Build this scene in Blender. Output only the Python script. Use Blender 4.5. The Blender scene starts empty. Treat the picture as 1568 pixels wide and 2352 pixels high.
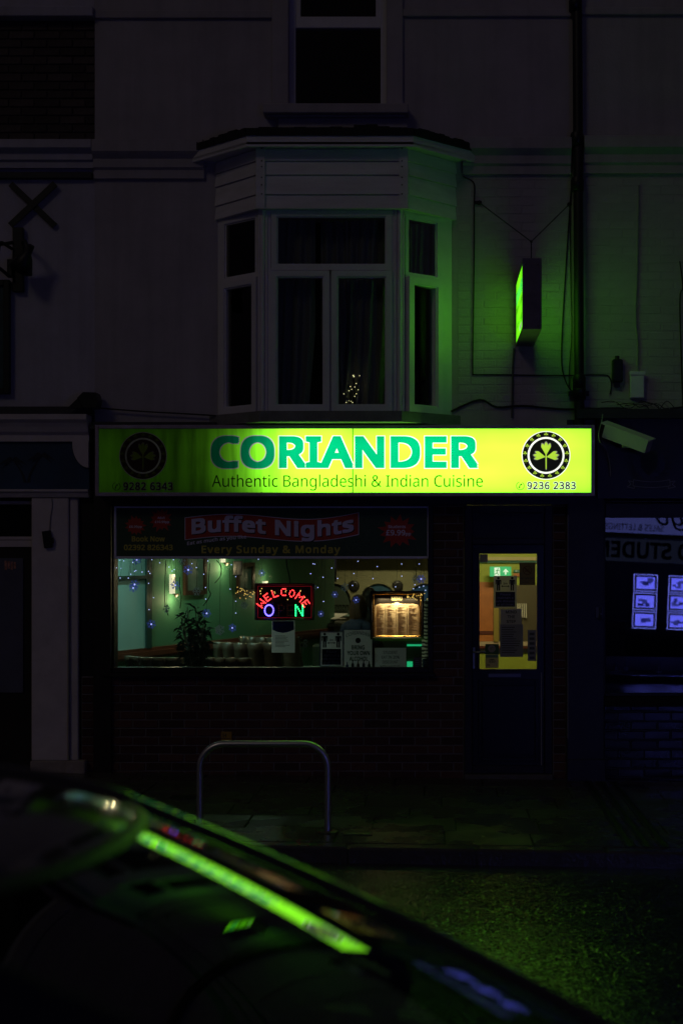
import bpy, bmesh, math, random, os
from mathutils import Vector, Matrix
random.seed(7)
sc = bpy.context.scene
COL = sc.collection
R = math.radians

# ------------------------------------------------------------------ camera
# 50 mm lens on a full-frame body held upright, level, perspective-corrected (shift); x = 0 is straight ahead of it
CD, CH, CF, CU, CV = 12.5, 1.94, 3267.0, 994.0, 1278.0
cd = bpy.data.cameras.new('camera'); cam = bpy.data.objects.new('camera', cd); COL.objects.link(cam)
cam.location = (0, -CD, CH); cam.rotation_euler = (R(90), 0, 0)
cd.sensor_fit = 'VERTICAL'; cd.sensor_height = 36; cd.sensor_width = 24; cd.lens = 50
cd.shift_x = -210 / 2352; cd.shift_y = 102 / 2352
cd.clip_start = .05; cd.clip_end = 400
cd.dof.use_dof = True; cd.dof.focus_distance = 12.5; cd.dof.aperture_fstop = 1.9; cd.dof.aperture_blades = 0
sc.camera = cam

# ------------------------------------------------------------------ night sky, faint skylight
w = bpy.data.worlds.new('World'); sc.world = w; w.use_nodes = True
bg = w.node_tree.nodes['Background']
bg.inputs[0].default_value = (1.0, .80, 1.12, 1); bg.inputs[1].default_value = .0100
sl = bpy.data.lights.new('sun', 'SUN'); sl.energy = .045; sl.angle = R(12); sl.color = (1, .86, .72)
so = bpy.data.objects.new('sun', sl); COL.objects.link(so); so.rotation_euler = (R(58), 0, R(-28)); so.location = (-8, -14, 9)
sc.view_settings.view_transform = 'Standard'; sc.view_settings.look = 'None'
sc.view_settings.exposure = 0; sc.view_settings.gamma = 1
cy = sc.cycles
cy.use_denoising = True; cy.max_bounces = 8; cy.glossy_bounces = 5; cy.transparent_max_bounces = 16
cy.sample_clamp_indirect = 3; cy.caustics_reflective = True; cy.use_light_tree = True; cy.blur_glossy = .2

# ------------------------------------------------------------------ helpers
def W(u, v, y=0.0):
    """where a measured point lies on the upright plane at depth y (metres)"""
    s = (CD + y) / CF
    return (u - CU) * s, CH - (v - CV) * s
def X(u, y=0.0): return (u - CU) * (CD + y) / CF
def Z(v, y=0.0): return CH - (v - CV) * (CD + y) / CF
def gz(x): return -.016 * x                                     # the street falls gently to one side

MATS = {}
def M(name, col, rough=.6, metal=0., var=0., vs=6., bump=0., bs=40., emit=None, es=0., coat=0., rnd=0., spec=.5, stretch=(1, 1, 1)):
    if name in MATS: return MATS[name]
    m = bpy.data.materials.new(name); m.use_nodes = True; MATS[name] = m
    nt = m.node_tree; n = nt.nodes; L = nt.links; b = n['Principled BSDF']
    b.inputs['Base Color'].default_value = (*col, 1); b.inputs['Roughness'].default_value = rough
    b.inputs['Metallic'].default_value = metal; b.inputs['Coat Weight'].default_value = coat
    b.inputs['Specular IOR Level'].default_value = spec; b.inputs['Coat Roughness'].default_value = .03
    if emit:
        b.inputs['Emission Color'].default_value = (*emit, 1); b.inputs['Emission Strength'].default_value = es
    if var or bump or rnd:
        tc = n.new('ShaderNodeTexCoord'); mp = n.new('ShaderNodeMapping'); mp.inputs['Scale'].default_value = stretch
        L.new(tc.outputs['Object'], mp.inputs[0])
    if var or rnd:
        mx = n.new('ShaderNodeMix'); mx.data_type = 'RGBA'
        mx.inputs[6].default_value = (*[c * (1 - var - rnd) for c in col], 1); mx.inputs[7].default_value = (*[min(1, c * (1 + var + rnd)) for c in col], 1)
        nz = n.new('ShaderNodeTexNoise'); nz.inputs['Scale'].default_value = vs; nz.inputs['Detail'].default_value = 6; nz.inputs['Roughness'].default_value = .65
        L.new(mp.outputs[0], nz.inputs['Vector'])
        src = nz.outputs[0]
        if rnd:
            oi = n.new('ShaderNodeObjectInfo'); mm = n.new('ShaderNodeMix'); mm.inputs[0].default_value = rnd / (rnd + var)
            L.new(nz.outputs[0], mm.inputs[2]); L.new(oi.outputs['Random'], mm.inputs[3]); src = mm.outputs[0]
        mr = n.new('ShaderNodeMapRange'); mr.inputs[1].default_value = .25; mr.inputs[2].default_value = .75
        L.new(src, mr.inputs[0]); L.new(mr.outputs[0], mx.inputs[0]); L.new(mx.outputs[2], b.inputs['Base Color'])
    if bump:
        nb = n.new('ShaderNodeTexNoise'); nb.inputs['Scale'].default_value = bs; nb.inputs['Detail'].default_value = 5
        bp = n.new('ShaderNodeBump'); bp.inputs['Strength'].default_value = bump; bp.inputs['Distance'].default_value = .01
        L.new(mp.outputs[0], nb.inputs['Vector']); L.new(nb.outputs[0], bp.inputs['Height']); L.new(bp.outputs[0], b.inputs['Normal'])
    return m

def EM(name, col, s, sampled=False):
    m = M(name, tuple(min(.8, c) for c in col), .5, emit=col, es=s)
    if not sampled: m.cycles.emission_sampling = 'NONE'
    return m

def glass(name, ior=1.5, tint=(1, 1, 1), rough=0.0):
    if name in MATS: return MATS[name]
    m = bpy.data.materials.new(name); m.use_nodes = True; MATS[name] = m
    n = m.node_tree.nodes; L = m.node_tree.links; n.clear()
    out = n.new('ShaderNodeOutputMaterial'); mx = n.new('ShaderNodeMixShader'); fr = n.new('ShaderNodeFresnel'); fr.inputs[0].default_value = ior
    tr = n.new('ShaderNodeBsdfTransparent'); tr.inputs[0].default_value = (*tint, 1)
    gl = n.new('ShaderNodeBsdfGlossy'); gl.inputs['Roughness'].default_value = rough
    L.new(fr.outputs[0], mx.inputs[0]); L.new(tr.outputs[0], mx.inputs[1]); L.new(gl.outputs[0], mx.inputs[2]); L.new(mx.outputs[0], out.inputs[0])
    return m

def tagit(o, label=None, cat=None, group=None, kind=None):
    if label: o['label'] = label
    if cat: o['category'] = cat
    if group: o['group'] = group
    if kind: o['kind'] = kind
    return o

def thing(name, label, cat, loc=(0, 0, 0), group=None):
    o = bpy.data.objects.new(name, None); COL.objects.link(o); o.location = loc; o.empty_display_size = .1
    return tagit(o, label, cat, group)

class MB:
    def __init__(s): s.v = []; s.f = []; s.m = []; s.sm = []
    def add(s, vs, fs, mi=0, smooth=False):
        b = len(s.v); s.v += [tuple(p) for p in vs]
        for f in fs: s.f.append([b + i for i in f]); s.m.append(mi); s.sm.append(smooth)
        return s
    def box(s, x0, x1, y0, y1, z0, z1, mi=0, bev=0.0):
        if bev > 0 and min(abs(x1 - x0), abs(y1 - y0), abs(z1 - z0)) > 2.2 * bev:
            bm = bmesh.new(); bmesh.ops.create_cube(bm, size=1)
            for q in bm.verts:
                q.co = Vector(((x0 + x1) / 2 + q.co.x * (x1 - x0), (y0 + y1) / 2 + q.co.y * (y1 - y0), (z0 + z1) / 2 + q.co.z * (z1 - z0)))
            bmesh.ops.bevel(bm, geom=bm.edges[:], offset=bev, segments=1, affect='EDGES', profile=.5)
            bmesh.ops.recalc_face_normals(bm, faces=bm.faces[:])
            bm.verts.index_update()
            s.add([q.co[:] for q in bm.verts], [[q.index for q in f.verts] for f in bm.faces], mi); bm.free(); return s
        vs = [(x0, y0, z0), (x1, y0, z0), (x1, y1, z0), (x0, y1, z0), (x0, y0, z1), (x1, y0, z1), (x1, y1, z1), (x0, y1, z1)]
        return s.add(vs, [(0, 3, 2, 1), (4, 5, 6, 7), (0, 1, 5, 4), (1, 2, 6, 5), (2, 3, 7, 6), (3, 0, 4, 7)], mi)
    def beam(s, a, b, w_, h, up=(0, 0, 1), mi=0):
        """a bar of w_ x h from a to b"""
        a, b = Vector(a), Vector(b); d = (b - a).normalized(); u = Vector(up); r = d.cross(u)
        if r.length < 1e-4: r = d.cross(Vector((1, 0, 0)))
        r.normalize(); u = r.cross(d).normalized()
        vs = [p + r * (w_ / 2 * i) + u * (h / 2 * j) for p in (a, b) for i, j in ((-1, -1), (1, -1), (1, 1), (-1, 1))]
        return s.add(vs, [(3, 2, 1, 0), (4, 5, 6, 7), (0, 1, 5, 4), (1, 2, 6, 5), (2, 3, 7, 6), (3, 0, 4, 7)], mi)
    def tube(s, pts, r, seg=8, mi=0, closed=False, caps=True):
        pts = [Vector(p) for p in pts]; n = len(pts); rs = r if isinstance(r, (list, tuple)) else [r] * n
        vs = []; prev = None
        for i, p in enumerate(pts):
            t = (pts[min(i + 1, n - 1)] - pts[max(i - 1, 0)]).normalized()
            if prev is None:
                a = Vector((0, 0, 1)) if abs(t.z) < .9 else Vector((1, 0, 0)); x = t.cross(a).normalized()
            else:
                x = (prev - t * prev.dot(t)).normalized()
            prev = x; y = t.cross(x)
            vs += [p + (x * math.cos(2 * math.pi * k / seg) + y * math.sin(2 * math.pi * k / seg)) * rs[i] for k in range(seg)]
        fs = [(i * seg + k, i * seg + (k + 1) % seg, (i + 1) * seg + (k + 1) % seg, (i + 1) * seg + k) for i in range(n - 1) for k in range(seg)]
        s.add(vs, fs, mi, True)
        if caps: s.add(vs[:seg], [list(range(seg))[::-1]], mi); s.add(vs[-seg:], [list(range(seg))], mi)
        return s
    def lathe(s, prof, c, seg=20, axis='z', mi=0):
        vs = []
        for r, h in prof:
            for k in range(seg):
                a = 2 * math.pi * k / seg; p = (r * math.cos(a), r * math.sin(a), h)
                if axis == 'y': p = (p[0], p[2], p[1])
                if axis == 'x': p = (p[2], p[0], p[1])
                vs.append((c[0] + p[0], c[1] + p[1], c[2] + p[2]))
        n = len(prof)
        fs = [(i * seg + k, i * seg + (k + 1) % seg, (i + 1) * seg + (k + 1) % seg, (i + 1) * seg + k) for i in range(n - 1) for k in range(seg)]
        s.add(vs, fs, mi, True); s.add(vs[:seg], [list(range(seg))[::-1]], mi); s.add(vs[-seg:], [list(range(seg))], mi)
        return s
    def prism(s, poly, y0, y1, mi=0):
        """a polygon of (x, z) points, from depth y0 (front) to y1"""
        n = len(poly)
        vs = [(x, y0, z) for x, z in poly] + [(x, y1, z) for x, z in poly]
        fs = [list(range(n)), list(range(2 * n - 1, n - 1, -1))] + [(i, n + i, n + (i + 1) % n, (i + 1) % n) for i in range(n)]
        return s.add(vs, fs, mi)
    def column(s, poly, z0, z1, mi=0):
        """a polygon of (x, y) points, from height z0 to z1"""
        n = len(poly)
        vs = [(x, y, z0) for x, y in poly] + [(x, y, z1) for x, y in poly]
        fs = [list(range(n))[::-1], list(range(n, 2 * n))] + [(i, (i + 1) % n, n + (i + 1) % n, n + i) for i in range(n)]
        return s.add(vs, fs, mi)
    def sphere(s, c, r, seg=10, mi=0, sc_=(1, 1, 1)):
        rings = seg // 2
        prof = [(max(1e-4, r * math.sin(math.pi * i / rings)), -r * math.cos(math.pi * i / rings)) for i in range(rings + 1)]
        b = len(s.v); s.lathe(prof, (0, 0, 0), seg, 'z', mi)
        for i in range(b, len(s.v)):
            p = s.v[i]; s.v[i] = (c[0] + p[0] * sc_[0], c[1] + p[1] * sc_[1], c[2] + p[2] * sc_[2])
        return s
    def build(s, name, mats, parent=None, fix=True, origin=None):
        me = bpy.data.meshes.new(name)
        vs = s.v
        if origin is not None: vs = [(x - origin[0], y - origin[1], z - origin[2]) for x, y, z in vs]
        me.from_pydata(vs, [], s.f)
        for m in (mats if isinstance(mats, (list, tuple)) else [mats]): me.materials.append(m)
        me.polygons.foreach_set('material_index', s.m); me.polygons.foreach_set('use_smooth', s.sm)
        if fix:
            bm = bmesh.new(); bm.from_mesh(me); bmesh.ops.recalc_face_normals(bm, faces=bm.faces[:]); bm.to_mesh(me); bm.free()
        me.update()
        o = bpy.data.objects.new(name, me); COL.objects.link(o)
        if origin is not None: o.location = origin
        if parent is not None:
            o.parent = parent
            base = Vector(parent.location) if parent.parent is None else Vector((0, 0, 0))
            o.matrix_parent_inverse = Matrix.Translation(-base)
        return o
    def single(s, name, mats, label, cat, group=None, kind=None):
        """a thing that is one mesh, its origin at the middle of its base"""
        xs, ys, zs = zip(*s.v)
        o = s.build(name, mats, None, origin=((min(xs) + max(xs)) / 2, (min(ys) + max(ys)) / 2, min(zs)))
        return tagit(o, label, cat, group, kind)

_fd = bpy.utils.system_resource('DATAFILES', path='fonts')
FONT = None
try:
    _p = os.path.join(_fd, 'NotoSansHebrew-Regular.woff2') if _fd else ''
    if os.path.exists(_p): FONT = bpy.data.fonts.load(_p)
except Exception: FONT = None

def glyphs(body, bold=0., shear=0., res=4, spacing=1., plain=False):
    c = bpy.data.curves.new('lettering', 'FONT'); c.body = body; c.size = 1; c.offset = bold; c.shear = shear; c.resolution_u = res
    c.space_character = spacing
    if FONT and not plain: c.font = FONT
    o = bpy.data.objects.new('lettering', c); COL.objects.link(o)
    dg = bpy.context.evaluated_depsgraph_get(); me = o.evaluated_get(dg).to_mesh()
    vs = [tuple(v.co[:2]) for v in me.vertices]; fs = [list(p.vertices) for p in me.polygons]
    o.evaluated_get(dg).to_mesh_clear(); bpy.data.objects.remove(o); bpy.data.curves.remove(c)
    return vs, fs

SQ = ((1, 1), (-1, 1), (-1, -1), (1, -1), (1, 0), (0, 1), (-1, 0), (0, -1))
def text(name, body, x0, x1, z0, z1, y, mat, parent, bold=0., shear=0., warp=None, spacing=1., plain=False, grow=0.):
    """lettering fitted into the box x0..x1, z0..z1 on the plane y; x0 > x1 turns it to face the other way.
    Heavy strokes are the plain glyphs laid over themselves a little apart, each a hair further back."""
    vs, fs = glyphs(body, 0, shear, spacing=spacing + 1.2 * max(0, bold), plain=plain)
    if not vs: return None
    a, b = min(p[0] for p in vs) - bold, max(p[0] for p in vs) + bold; c, d = min(p[1] for p in vs) - bold, max(p[1] for p in vs) + bold
    r = bold + grow; n = 0 if r < .004 else 8
    q = MB()
    for k in range(n + 1):
        ox, oz = (0, 0) if k == 0 else SQ[(k - 1) % 8]; ox *= r; oz *= r; out = []
        for px, pz in vs:
            p = (x0 + (px + ox - a) / (b - a) * (x1 - x0), z0 + (pz + oz - c) / (d - c) * (z1 - z0))
            if warp: p = warp(*p)
            out.append((p[0], y + (.00003 * k if x1 > x0 else -.00003 * k), p[1]))
        q.add(out, fs)
    return q.build(name, mat, parent, fix=False)

def brickwork(parent, rows, y, mat, L=.225, H=.075, gap=.011, depth=.035, name='brick', jit=.0015, proud=.006, seed=1, cap=999):
    """rows: list of (x0, x1, z0, course index); every brick an object of its own, a few shared meshes"""
    rg = random.Random(seed); base = []
    for k in range(5):
        q = MB(); j = lambda: rg.uniform(-.0016, .0016); l, h = L - gap, H - gap; b = .005
        P = [(-l / 2, 0, -h / 2), (l / 2, 0, -h / 2), (l / 2, 0, h / 2), (-l / 2, 0, h / 2)]
        f = [(p[0] * (1 - 2 * b / l) + j(), -.006 + j() * .6, p[2] * (1 - 2 * b / h) + j()) for p in P]
        bk = [(p[0], depth, p[2]) for p in P]
        q.add(f + P + bk, [(0, 1, 2, 3)] + [(4 + i, 4 + (i + 1) % 4, (i + 1) % 4, i) for i in range(4)] + [(8 + i, 8 + (i + 1) % 4, 4 + (i + 1) % 4, 4 + i) for i in range(4)])
        me = bpy.data.meshes.new(name)
        me.from_pydata(q.v, [], q.f); me.materials.append(mat); me.update(); base.append(me)
    n = 0; pb = Vector(parent.location) if parent.parent is None else Vector((0, 0, 0))
    for x0, x1, z, k in rows:
        x = x0 - (L / 2 if k % 2 else 0)
        while x < x1 - .02:
            a, b = max(x, x0), min(x + L, x1)
            if b - a > .045 and n < cap:
                o = bpy.data.objects.new(name, rg.choice(base)); COL.objects.link(o)
                o.location = ((a + b) / 2, y - proud + rg.uniform(-jit, jit), z + H / 2 + rg.uniform(-.001, .001)); o.scale = ((b - a - gap) / (L - gap), 1, 1)
                o.rotation_euler = (rg.uniform(-.012, .012), 0, rg.uniform(-.006, .006))
                o.parent = parent; o.matrix_parent_inverse = Matrix.Translation(-pb); n += 1
            x += L
    return n

def frame(q, x0, x1, z0, z1, w_, y0, y1, mi=0, wb=None):
    """four butted bars round an opening whose outer size is given"""
    wb = wb or w_
    q.box(x0, x0 + w_, y0, y1, z0, z1, mi, .004); q.box(x1 - w_, x1, y0, y1, z0, z1, mi, .004)
    q.box(x0 + w_, x1 - w_, y0, y1, z1 - w_, z1, mi, .004); q.box(x0 + w_, x1 - w_, y0, y1, z0, z0 + wb, mi, .004)
    return q

# ------------------------------------------------------------------ shared surfaces
def wallpaint(name, col, bs=1.0):
    """old masonry paint: blotchy colour, streaks of dirt, fine relief"""
    m = M(name, col, .75, var=.16, vs=1.7, bump=.25, bs=55)
    n = m.node_tree.nodes; L = m.node_tree.links; b = n['Principled BSDF']
    old = b.inputs['Base Color'].links[0].from_socket
    tc = n.new('ShaderNodeTexCoord'); mp = n.new('ShaderNodeMapping'); mp.inputs['Scale'].default_value = (7, 7, .5)
    nz = n.new('ShaderNodeTexNoise'); nz.inputs['Scale'].default_value = 1.4; nz.inputs['Detail'].default_value = 7
    mr = n.new('ShaderNodeMapRange'); mr.inputs[1].default_value = .42; mr.inputs[2].default_value = .72; mr.inputs[4].default_value = .16
    mx = n.new('ShaderNodeMix'); mx.data_type = 'RGBA'; mx.inputs[7].default_value = (.10, .09, .08, 1)
    L.new(tc.outputs['Object'], mp.inputs[0]); L.new(mp.outputs[0], nz.inputs['Vector']); L.new(nz.outputs[0], mr.inputs[0])
    L.new(mr.outputs[0], mx.inputs[0]); L.new(old, mx.inputs[6]); L.new(mx.outputs[2], b.inputs['Base Color'])
    return m
PAINT = wallpaint('masonry_paint', (.45, .41, .43)); PAINT_L = wallpaint('masonry_paint_pale', (.50, .47, .55)); PAINT_R = wallpaint('masonry_paint_cream', (.46, .45, .42))
BRICKPAINT = M('painted_brick', (.45, .41, .43), .7, var=.07, vs=5, bump=.6, bs=60, rnd=.025)
BRICKPAINT_R = M('painted_brick_cream', (.46, .45, .42), .7, var=.07, vs=5, bump=.6, bs=60, rnd=.025)
UPVC = M('white_plastic', (.74, .72, .76), .35, var=.08, vs=5, bump=.04, bs=30)
CLAD = M('white_boards', (.76, .73, .77), .5, var=.15, vs=4, bump=.10, bs=30, stretch=(.4, 1, 3))
TRIMW = M('white_trim_paint', (.66, .58, .60), .55, var=.12, vs=5, bump=.1, bs=40)
FELT = M('roofing_felt', (.02, .02, .02), .85, bump=.5, bs=90)
LEAD = M('dark_lead', (.035, .035, .04), .6, var=.3, vs=8, bump=.3, bs=50)
BLACK = M('black_paint', (.012, .012, .014), .4, var=.3, vs=6, bump=.05, bs=60)
BLACKM = M('black_iron', (.012, .012, .013), .45, metal=0, bump=.2, bs=80)
CABLE = M('black_cable', (.015, .015, .015), .6); CABLEW = M('grey_cable', (.30, .29, .30), .5)
DARKROOM = M('dim_room', (.03, .03, .03), .9)
GLASS = glass('window_glass', 1.55); GLASSD = glass('old_window_glass', 1.5, (.88, .90, .88)); GLASSS = glass('shop_window_glass', 1.75, (.93, .95, .94))
BRICKRED = M('dark_red_brick', (.075, .028, .022), .75, var=.35, vs=14, bump=.6, bs=80, rnd=.25)
MORTAR = M('grey_mortar', (.22, .20, .20), .9, var=.2, vs=12, bump=.5, bs=120)
CURT = M('dark_curtain', (.42, .42, .38), .9, bump=.2, bs=120)
FRAMEB = M('dark_brown_frame', (.016, .012, .012), .4, var=.25, vs=5, bump=.06, bs=40)

def wire(name, pts, r, mat, label=None, parent=None, smooth=4, cat='cable', group=None):
    P = [Vector(p) for p in pts]; out = []
    for i in range(len(P) - 1):
        p0, p1, p2, p3 = P[max(i - 1, 0)], P[i], P[i + 1], P[min(i + 2, len(P) - 1)]
        for k in range(smooth):
            t = k / smooth
            out.append(.5 * ((2 * p1) + (p2 - p0) * t + (2 * p0 - 5 * p1 + 4 * p2 - p3) * t * t + (3 * p1 - p0 - 3 * p2 + p3) * t ** 3))
    out.append(P[-1]); q = MB().tube(out, r, 6)
    if parent is not None: return q.build(name, mat, parent)
    return q.single(name, mat, label, cat, group)

# ------------------------------------------------------------------ restaurant building, upper floors
XL, XR = X(218), X(1325)                                         # party walls
rb = thing('restaurant_building', 'off-white painted upper floors with a boarded bay window above the lit restaurant sign', 'building', (-.9, .1, 3.05))
q = MB(); wx0, wx1 = X(663), X(887); ZB = 4.93
q.box(XL, -1.89, 0, .25, 3.05, 9.2); q.box(.167, XR, 0, .25, 3.05, 9.2)
q.box(-1.89, wx0, 0, .25, ZB, 9.2); q.box(wx1, .167, 0, .25, ZB, 9.2); q.box(wx0, wx1, 0, .25, ZB, Z(249)); q.box(wx0, wx1, 0, .25, 7.65, 9.2)
q.box(-1.89, .167, 0, .25, 3.05, 3.17)
uw = q.build('upper_wall', PAINT, rb)
rows = []
k = 0; z = 3.22
while z < 5.30:
    rows.append((.215, XR - .06, z, k)); z += .075; k += 1
brickwork(uw, rows, 0, BRICKPAINT, jit=.0012, proud=-.0028, seed=4, gap=.008)
# raised bands that panel the second floor, and the window surround
for a, b, c, d, p in ((XL, X(625), Z(44), Z(26), .03), (X(925), XR - .05, Z(40), Z(23), .03), (X(625), X(663), Z(249), 7.9, .035), (X(887), X(925), Z(249), 7.9, .035)):
    MB().box(a, b, -p, .0, c, d, 0, .006).build('panel_moulding', PAINT, rb)
def string_course(x0, x1, zt, zb, parent, mat, cap=LEAD):
    h = zt - zb
    pr = [(0, zb), (-.035, zb), (-.035, zb + .22 * h), (-.06, zb + .28 * h), (-.06, zb + .5 * h), (-.10, zb + .60 * h), (-.12, zb + .66 * h), (-.12, zt - .012), (-.09, zt), (0, zt)]
    q = MB(); n = len(pr)
    q.add([(x0, y, z) for y, z in pr] + [(x1, y, z) for y, z in pr], [list(range(n)), list(range(n, 2 * n))[::-1]] + [(i, (i + 1) % n, n + (i + 1) % n, n + i) for i in range(n)])
    return q.build('string_course', mat, parent)
string_course(XL, X(470), Z(326), Z(412), rb, PAINT); string_course(X(1062), XR - .06, Z(321), Z(402), rb, PAINT)
s_ = MB().box(X(608), X(938), -.16, 0, Z(272), Z(250), 0, .008); s_.box(X(616), X(930), -.10, 0, Z(276), Z(272))
s_.box(X(640), X(935), -.05, 0, Z(296), Z(276)); s_.build('window_sill', PAINT, rb)
# second-floor sash window
y0 = .09
wf = frame(MB(), wx0, wx1, Z(249), 7.65, X(677) - X(663), y0 - .03, y0 + .06)
wf.box(X(677), X(873), y0 - .022, y0 + .05, Z(57), Z(31), 0, .004).box(X(677), X(688), y0 - .02, y0 + .03, Z(31), 7.6).box(X(862), X(873), y0 - .02, y0 + .03, Z(31), 7.6)
sw = wf.build('sash_window', UPVC, rb)
MB().box(X(677), X(873), y0 + .01, y0 + .016, Z(243), Z(57)).build('pane', GLASSD, sw)
MB().box(X(688), X(862), y0 + .03, y0 + .036, Z(31), 7.6).build('pane', GLASSD, sw)
# what can be seen of the rooms
def room(x0, x1, y0, y1, z0, z1, mat, name='room_lining', parent=None):
    q = MB(); v = [(x0, y0, z0), (x1, y0, z0), (x1, y1, z0), (x0, y1, z0), (x0, y0, z1), (x1, y0, z1), (x1, y1, z1), (x0, y1, z1)]
    q.add(v, [(0, 1, 2, 3), (4, 7, 6, 5), (1, 5, 6, 2), (2, 6, 7, 3), (3, 7, 4, 0)])
    return q.build(name, mat, parent, fix=False)
room(-2.6, .8, .26, 3.2, 5.7, 8.2, DARKROOM, parent=rb); room(-2.6, .8, .26, 3.4, 3.12, 5.5, DARKROOM, parent=rb)
MB().box(-3.2, 1.4, .24, 4.2, 9.2, 9.35).build('roof_slab', LEAD, rb)

# ------------------------------------------------------------------ the bay
BP = [Vector((-1.887, 0)), Vector((-1.453, -.36)), Vector((-.283, -.36)), Vector((.165, 0))]
def facet(a, b):
    d = (b - a); l = d.length; d = d / l; n = Vector((d.y, -d.x)); return a, d, n, l
def fbox(q, F, s0, s1, d0, d1, z0, z1, mi=0):
    a, d, n, l = F; P = [a + d * s + n * e for s, e in ((s0, d0), (s1, d0), (s1, d1), (s0, d1))]
    return q.column([(p.x, p.y) for p in P], z0, z1, mi)
FL, FC, FR = facet(BP[0], BP[1]), facet(BP[1], BP[2]), facet(BP[2], BP[3])
zt, zb = 4.93, Z(945, -.36)
q = MB()                                                          # corner posts and heads
for F, s0, s1 in ((FL, -.02, .05), (FL, FL[3] - .045, FL[3]), (FC, 0, .07), (FC, 1.17 - .07, 1.17), (FR, 0, .05), (FR, FR[3] - .13, FR[3] + .0)):
    fbox(q, F, s0, s1, -.07, .0, zb, zt)
for F in (FL, FC, FR): fbox(q, F, .05, F[3] - .05, -.068, -.004, zt - .05, zt)
bay = q.build('bay_window', UPVC, rb)
# rounded corner posts, ribbed
for p, s in ((BP[1], 1), (BP[2], -1)):
    q = MB()
    for dx, r in ((0, .022), (s * .035, .012), (-s * .03, .012)): q.tube([(p.x + dx, p.y - .004 + (0 if dx == 0 else .012 if dx * s < 0 else .004), zb), (p.x + dx, p.y - .004 + (0 if dx == 0 else .012 if dx * s < 0 else .004), zt)], r, 10)
    q.build('corner_post', UPVC, bay)
def sash(F, s0, s1, z0, z1, fw, dp=.025, name='window_sash', gl=GLASSD, skew=0.):
    q = MB()
    fbox(q, F, s0, s0 + fw, -.05, dp, z0, z1); fbox(q, F, s1 - fw, s1, -.05, dp, z0, z1)
    fbox(q, F, s0 + fw, s1 - fw, -.05, dp, z1 - fw, z1); fbox(q, F, s0 + fw, s1 - fw, -.05, dp, z0, z0 + fw)
    g = .012                                                     # glazing bead, stepped back
    fbox(q, F, s0 + fw, s0 + fw + g, -.05, dp - .014, z0 + fw, z1 - fw); fbox(q, F, s1 - fw - g, s1 - fw, -.05, dp - .014, z0 + fw, z1 - fw)
    fbox(q, F, s0 + fw + g, s1 - fw - g, -.05, dp - .014, z1 - fw - g, z1 - fw); fbox(q, F, s0 + fw + g, s1 - fw - g, -.05, dp - .014, z0 + fw, z0 + fw + g)
    q.build(name, UPVC, bay)
    a, d, n, l = F; c = (s0 + s1) / 2; h = (s1 - s0) / 2 - fw - .002; pc = a + d * c - n * .012; d2 = Vector((d.x * math.cos(skew) - d.y * math.sin(skew), d.x * math.sin(skew) + d.y * math.cos(skew)))
    q = MB(); fbox(q, facet(pc - d2 * h, pc + d2 * h), 0, 2 * h, -.003, .003, z0 + fw + .002, z1 - fw - .002); q.build('pane', gl, bay)
cs = lambda u: X(u, -.36) + 1.453
cz = lambda v: Z(v, -.36)
sash(FC, cs(623), cs(899), cz(621), cz(484), .045, .012)
sash(FC, cs(622), cs(757), cz(945), cz(623), .048, .03); sash(FC, cs(761), cs(900), cz(945), cz(623), .048, .03)
q = MB(); fbox(q, FC, .07, 1.1, -.06, -.002, cz(630), cz(616)); fbox(q, FC, cs(752), cs(766), -.06, -.002, zb, cz(620)); q.build('transom', UPVC, bay)
for F, s0, s1 in ((FL, .055, FL[3] - .05), (FR, .055, FR[3] - .135)):
    sash(F, s0, s1, cz(634), zt - .05, .035, .008)
    G = F if F is FL else facet(BP[2] + FR[2] * .035, BP[3])      # this casement stands a little ajar
    sash(G, s0, s1, zb, cz(634), .055, .032, skew=0 if F is FL else R(11.5))  # pane alone is turned further, keeping the hanging sign's reflection out of it
# sill and boarded head
def ring(q, off, z0, z1, inner=.0, mi=0):
    """a band of constant width that follows the bay's plan, off metres outside it"""
    t = off * math.tan(R(19.8)); P = [BP[0] + Vector((-off * 1.5, 0)), BP[1] + Vector((-t, -off)), BP[2] + Vector((t, -off)), BP[3] + Vector((off * 1.5, 0))]
    return q.column([(p.x, p.y) for p in P], z0, z1, mi)
ring(MB(), .05, 3.085, zb).build('bay_sill', M('weathered_sill', (.20, .20, .19), .8, var=.3, vs=7, bump=.4, bs=40), bay)
CB = [Vector((-1.902, 0)), Vector((-1.495, -.41)), Vector((-.218, -.41)), Vector((.195, 0))]
CFS = [facet(CB[i], CB[i + 1]) for i in range(3)]
zs = [Z(480, -.41), Z(447, -.41), Z(402, -.41), Z(370, -.41), 5.405]
for F in CFS:
    a, d, n, l = F
    for i in range(4):                                            # lapped boards, each tilted out at its foot
        q = MB(); s0, s1 = (.0, l)
        P = lambda s, e: a + d * s + n * e
        b0, b1 = zs[i], zs[i + 1] - .004
        v = [(*P(s0, .018), b0), (*P(s1, .018), b0), (*P(s1, .002), b1), (*P(s0, .002), b1), (*P(s0, -.03), b0), (*P(s1, -.03), b0), (*P(s1, -.03), b1), (*P(s0, -.03), b1)]
        q.add(v, [(0, 1, 2, 3), (7, 6, 5, 4), (0, 4, 5, 1), (3, 2, 6, 7), (0, 3, 7, 4), (1, 5, 6, 2)])
        q.build('cladding_board', CLAD, bay)
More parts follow.
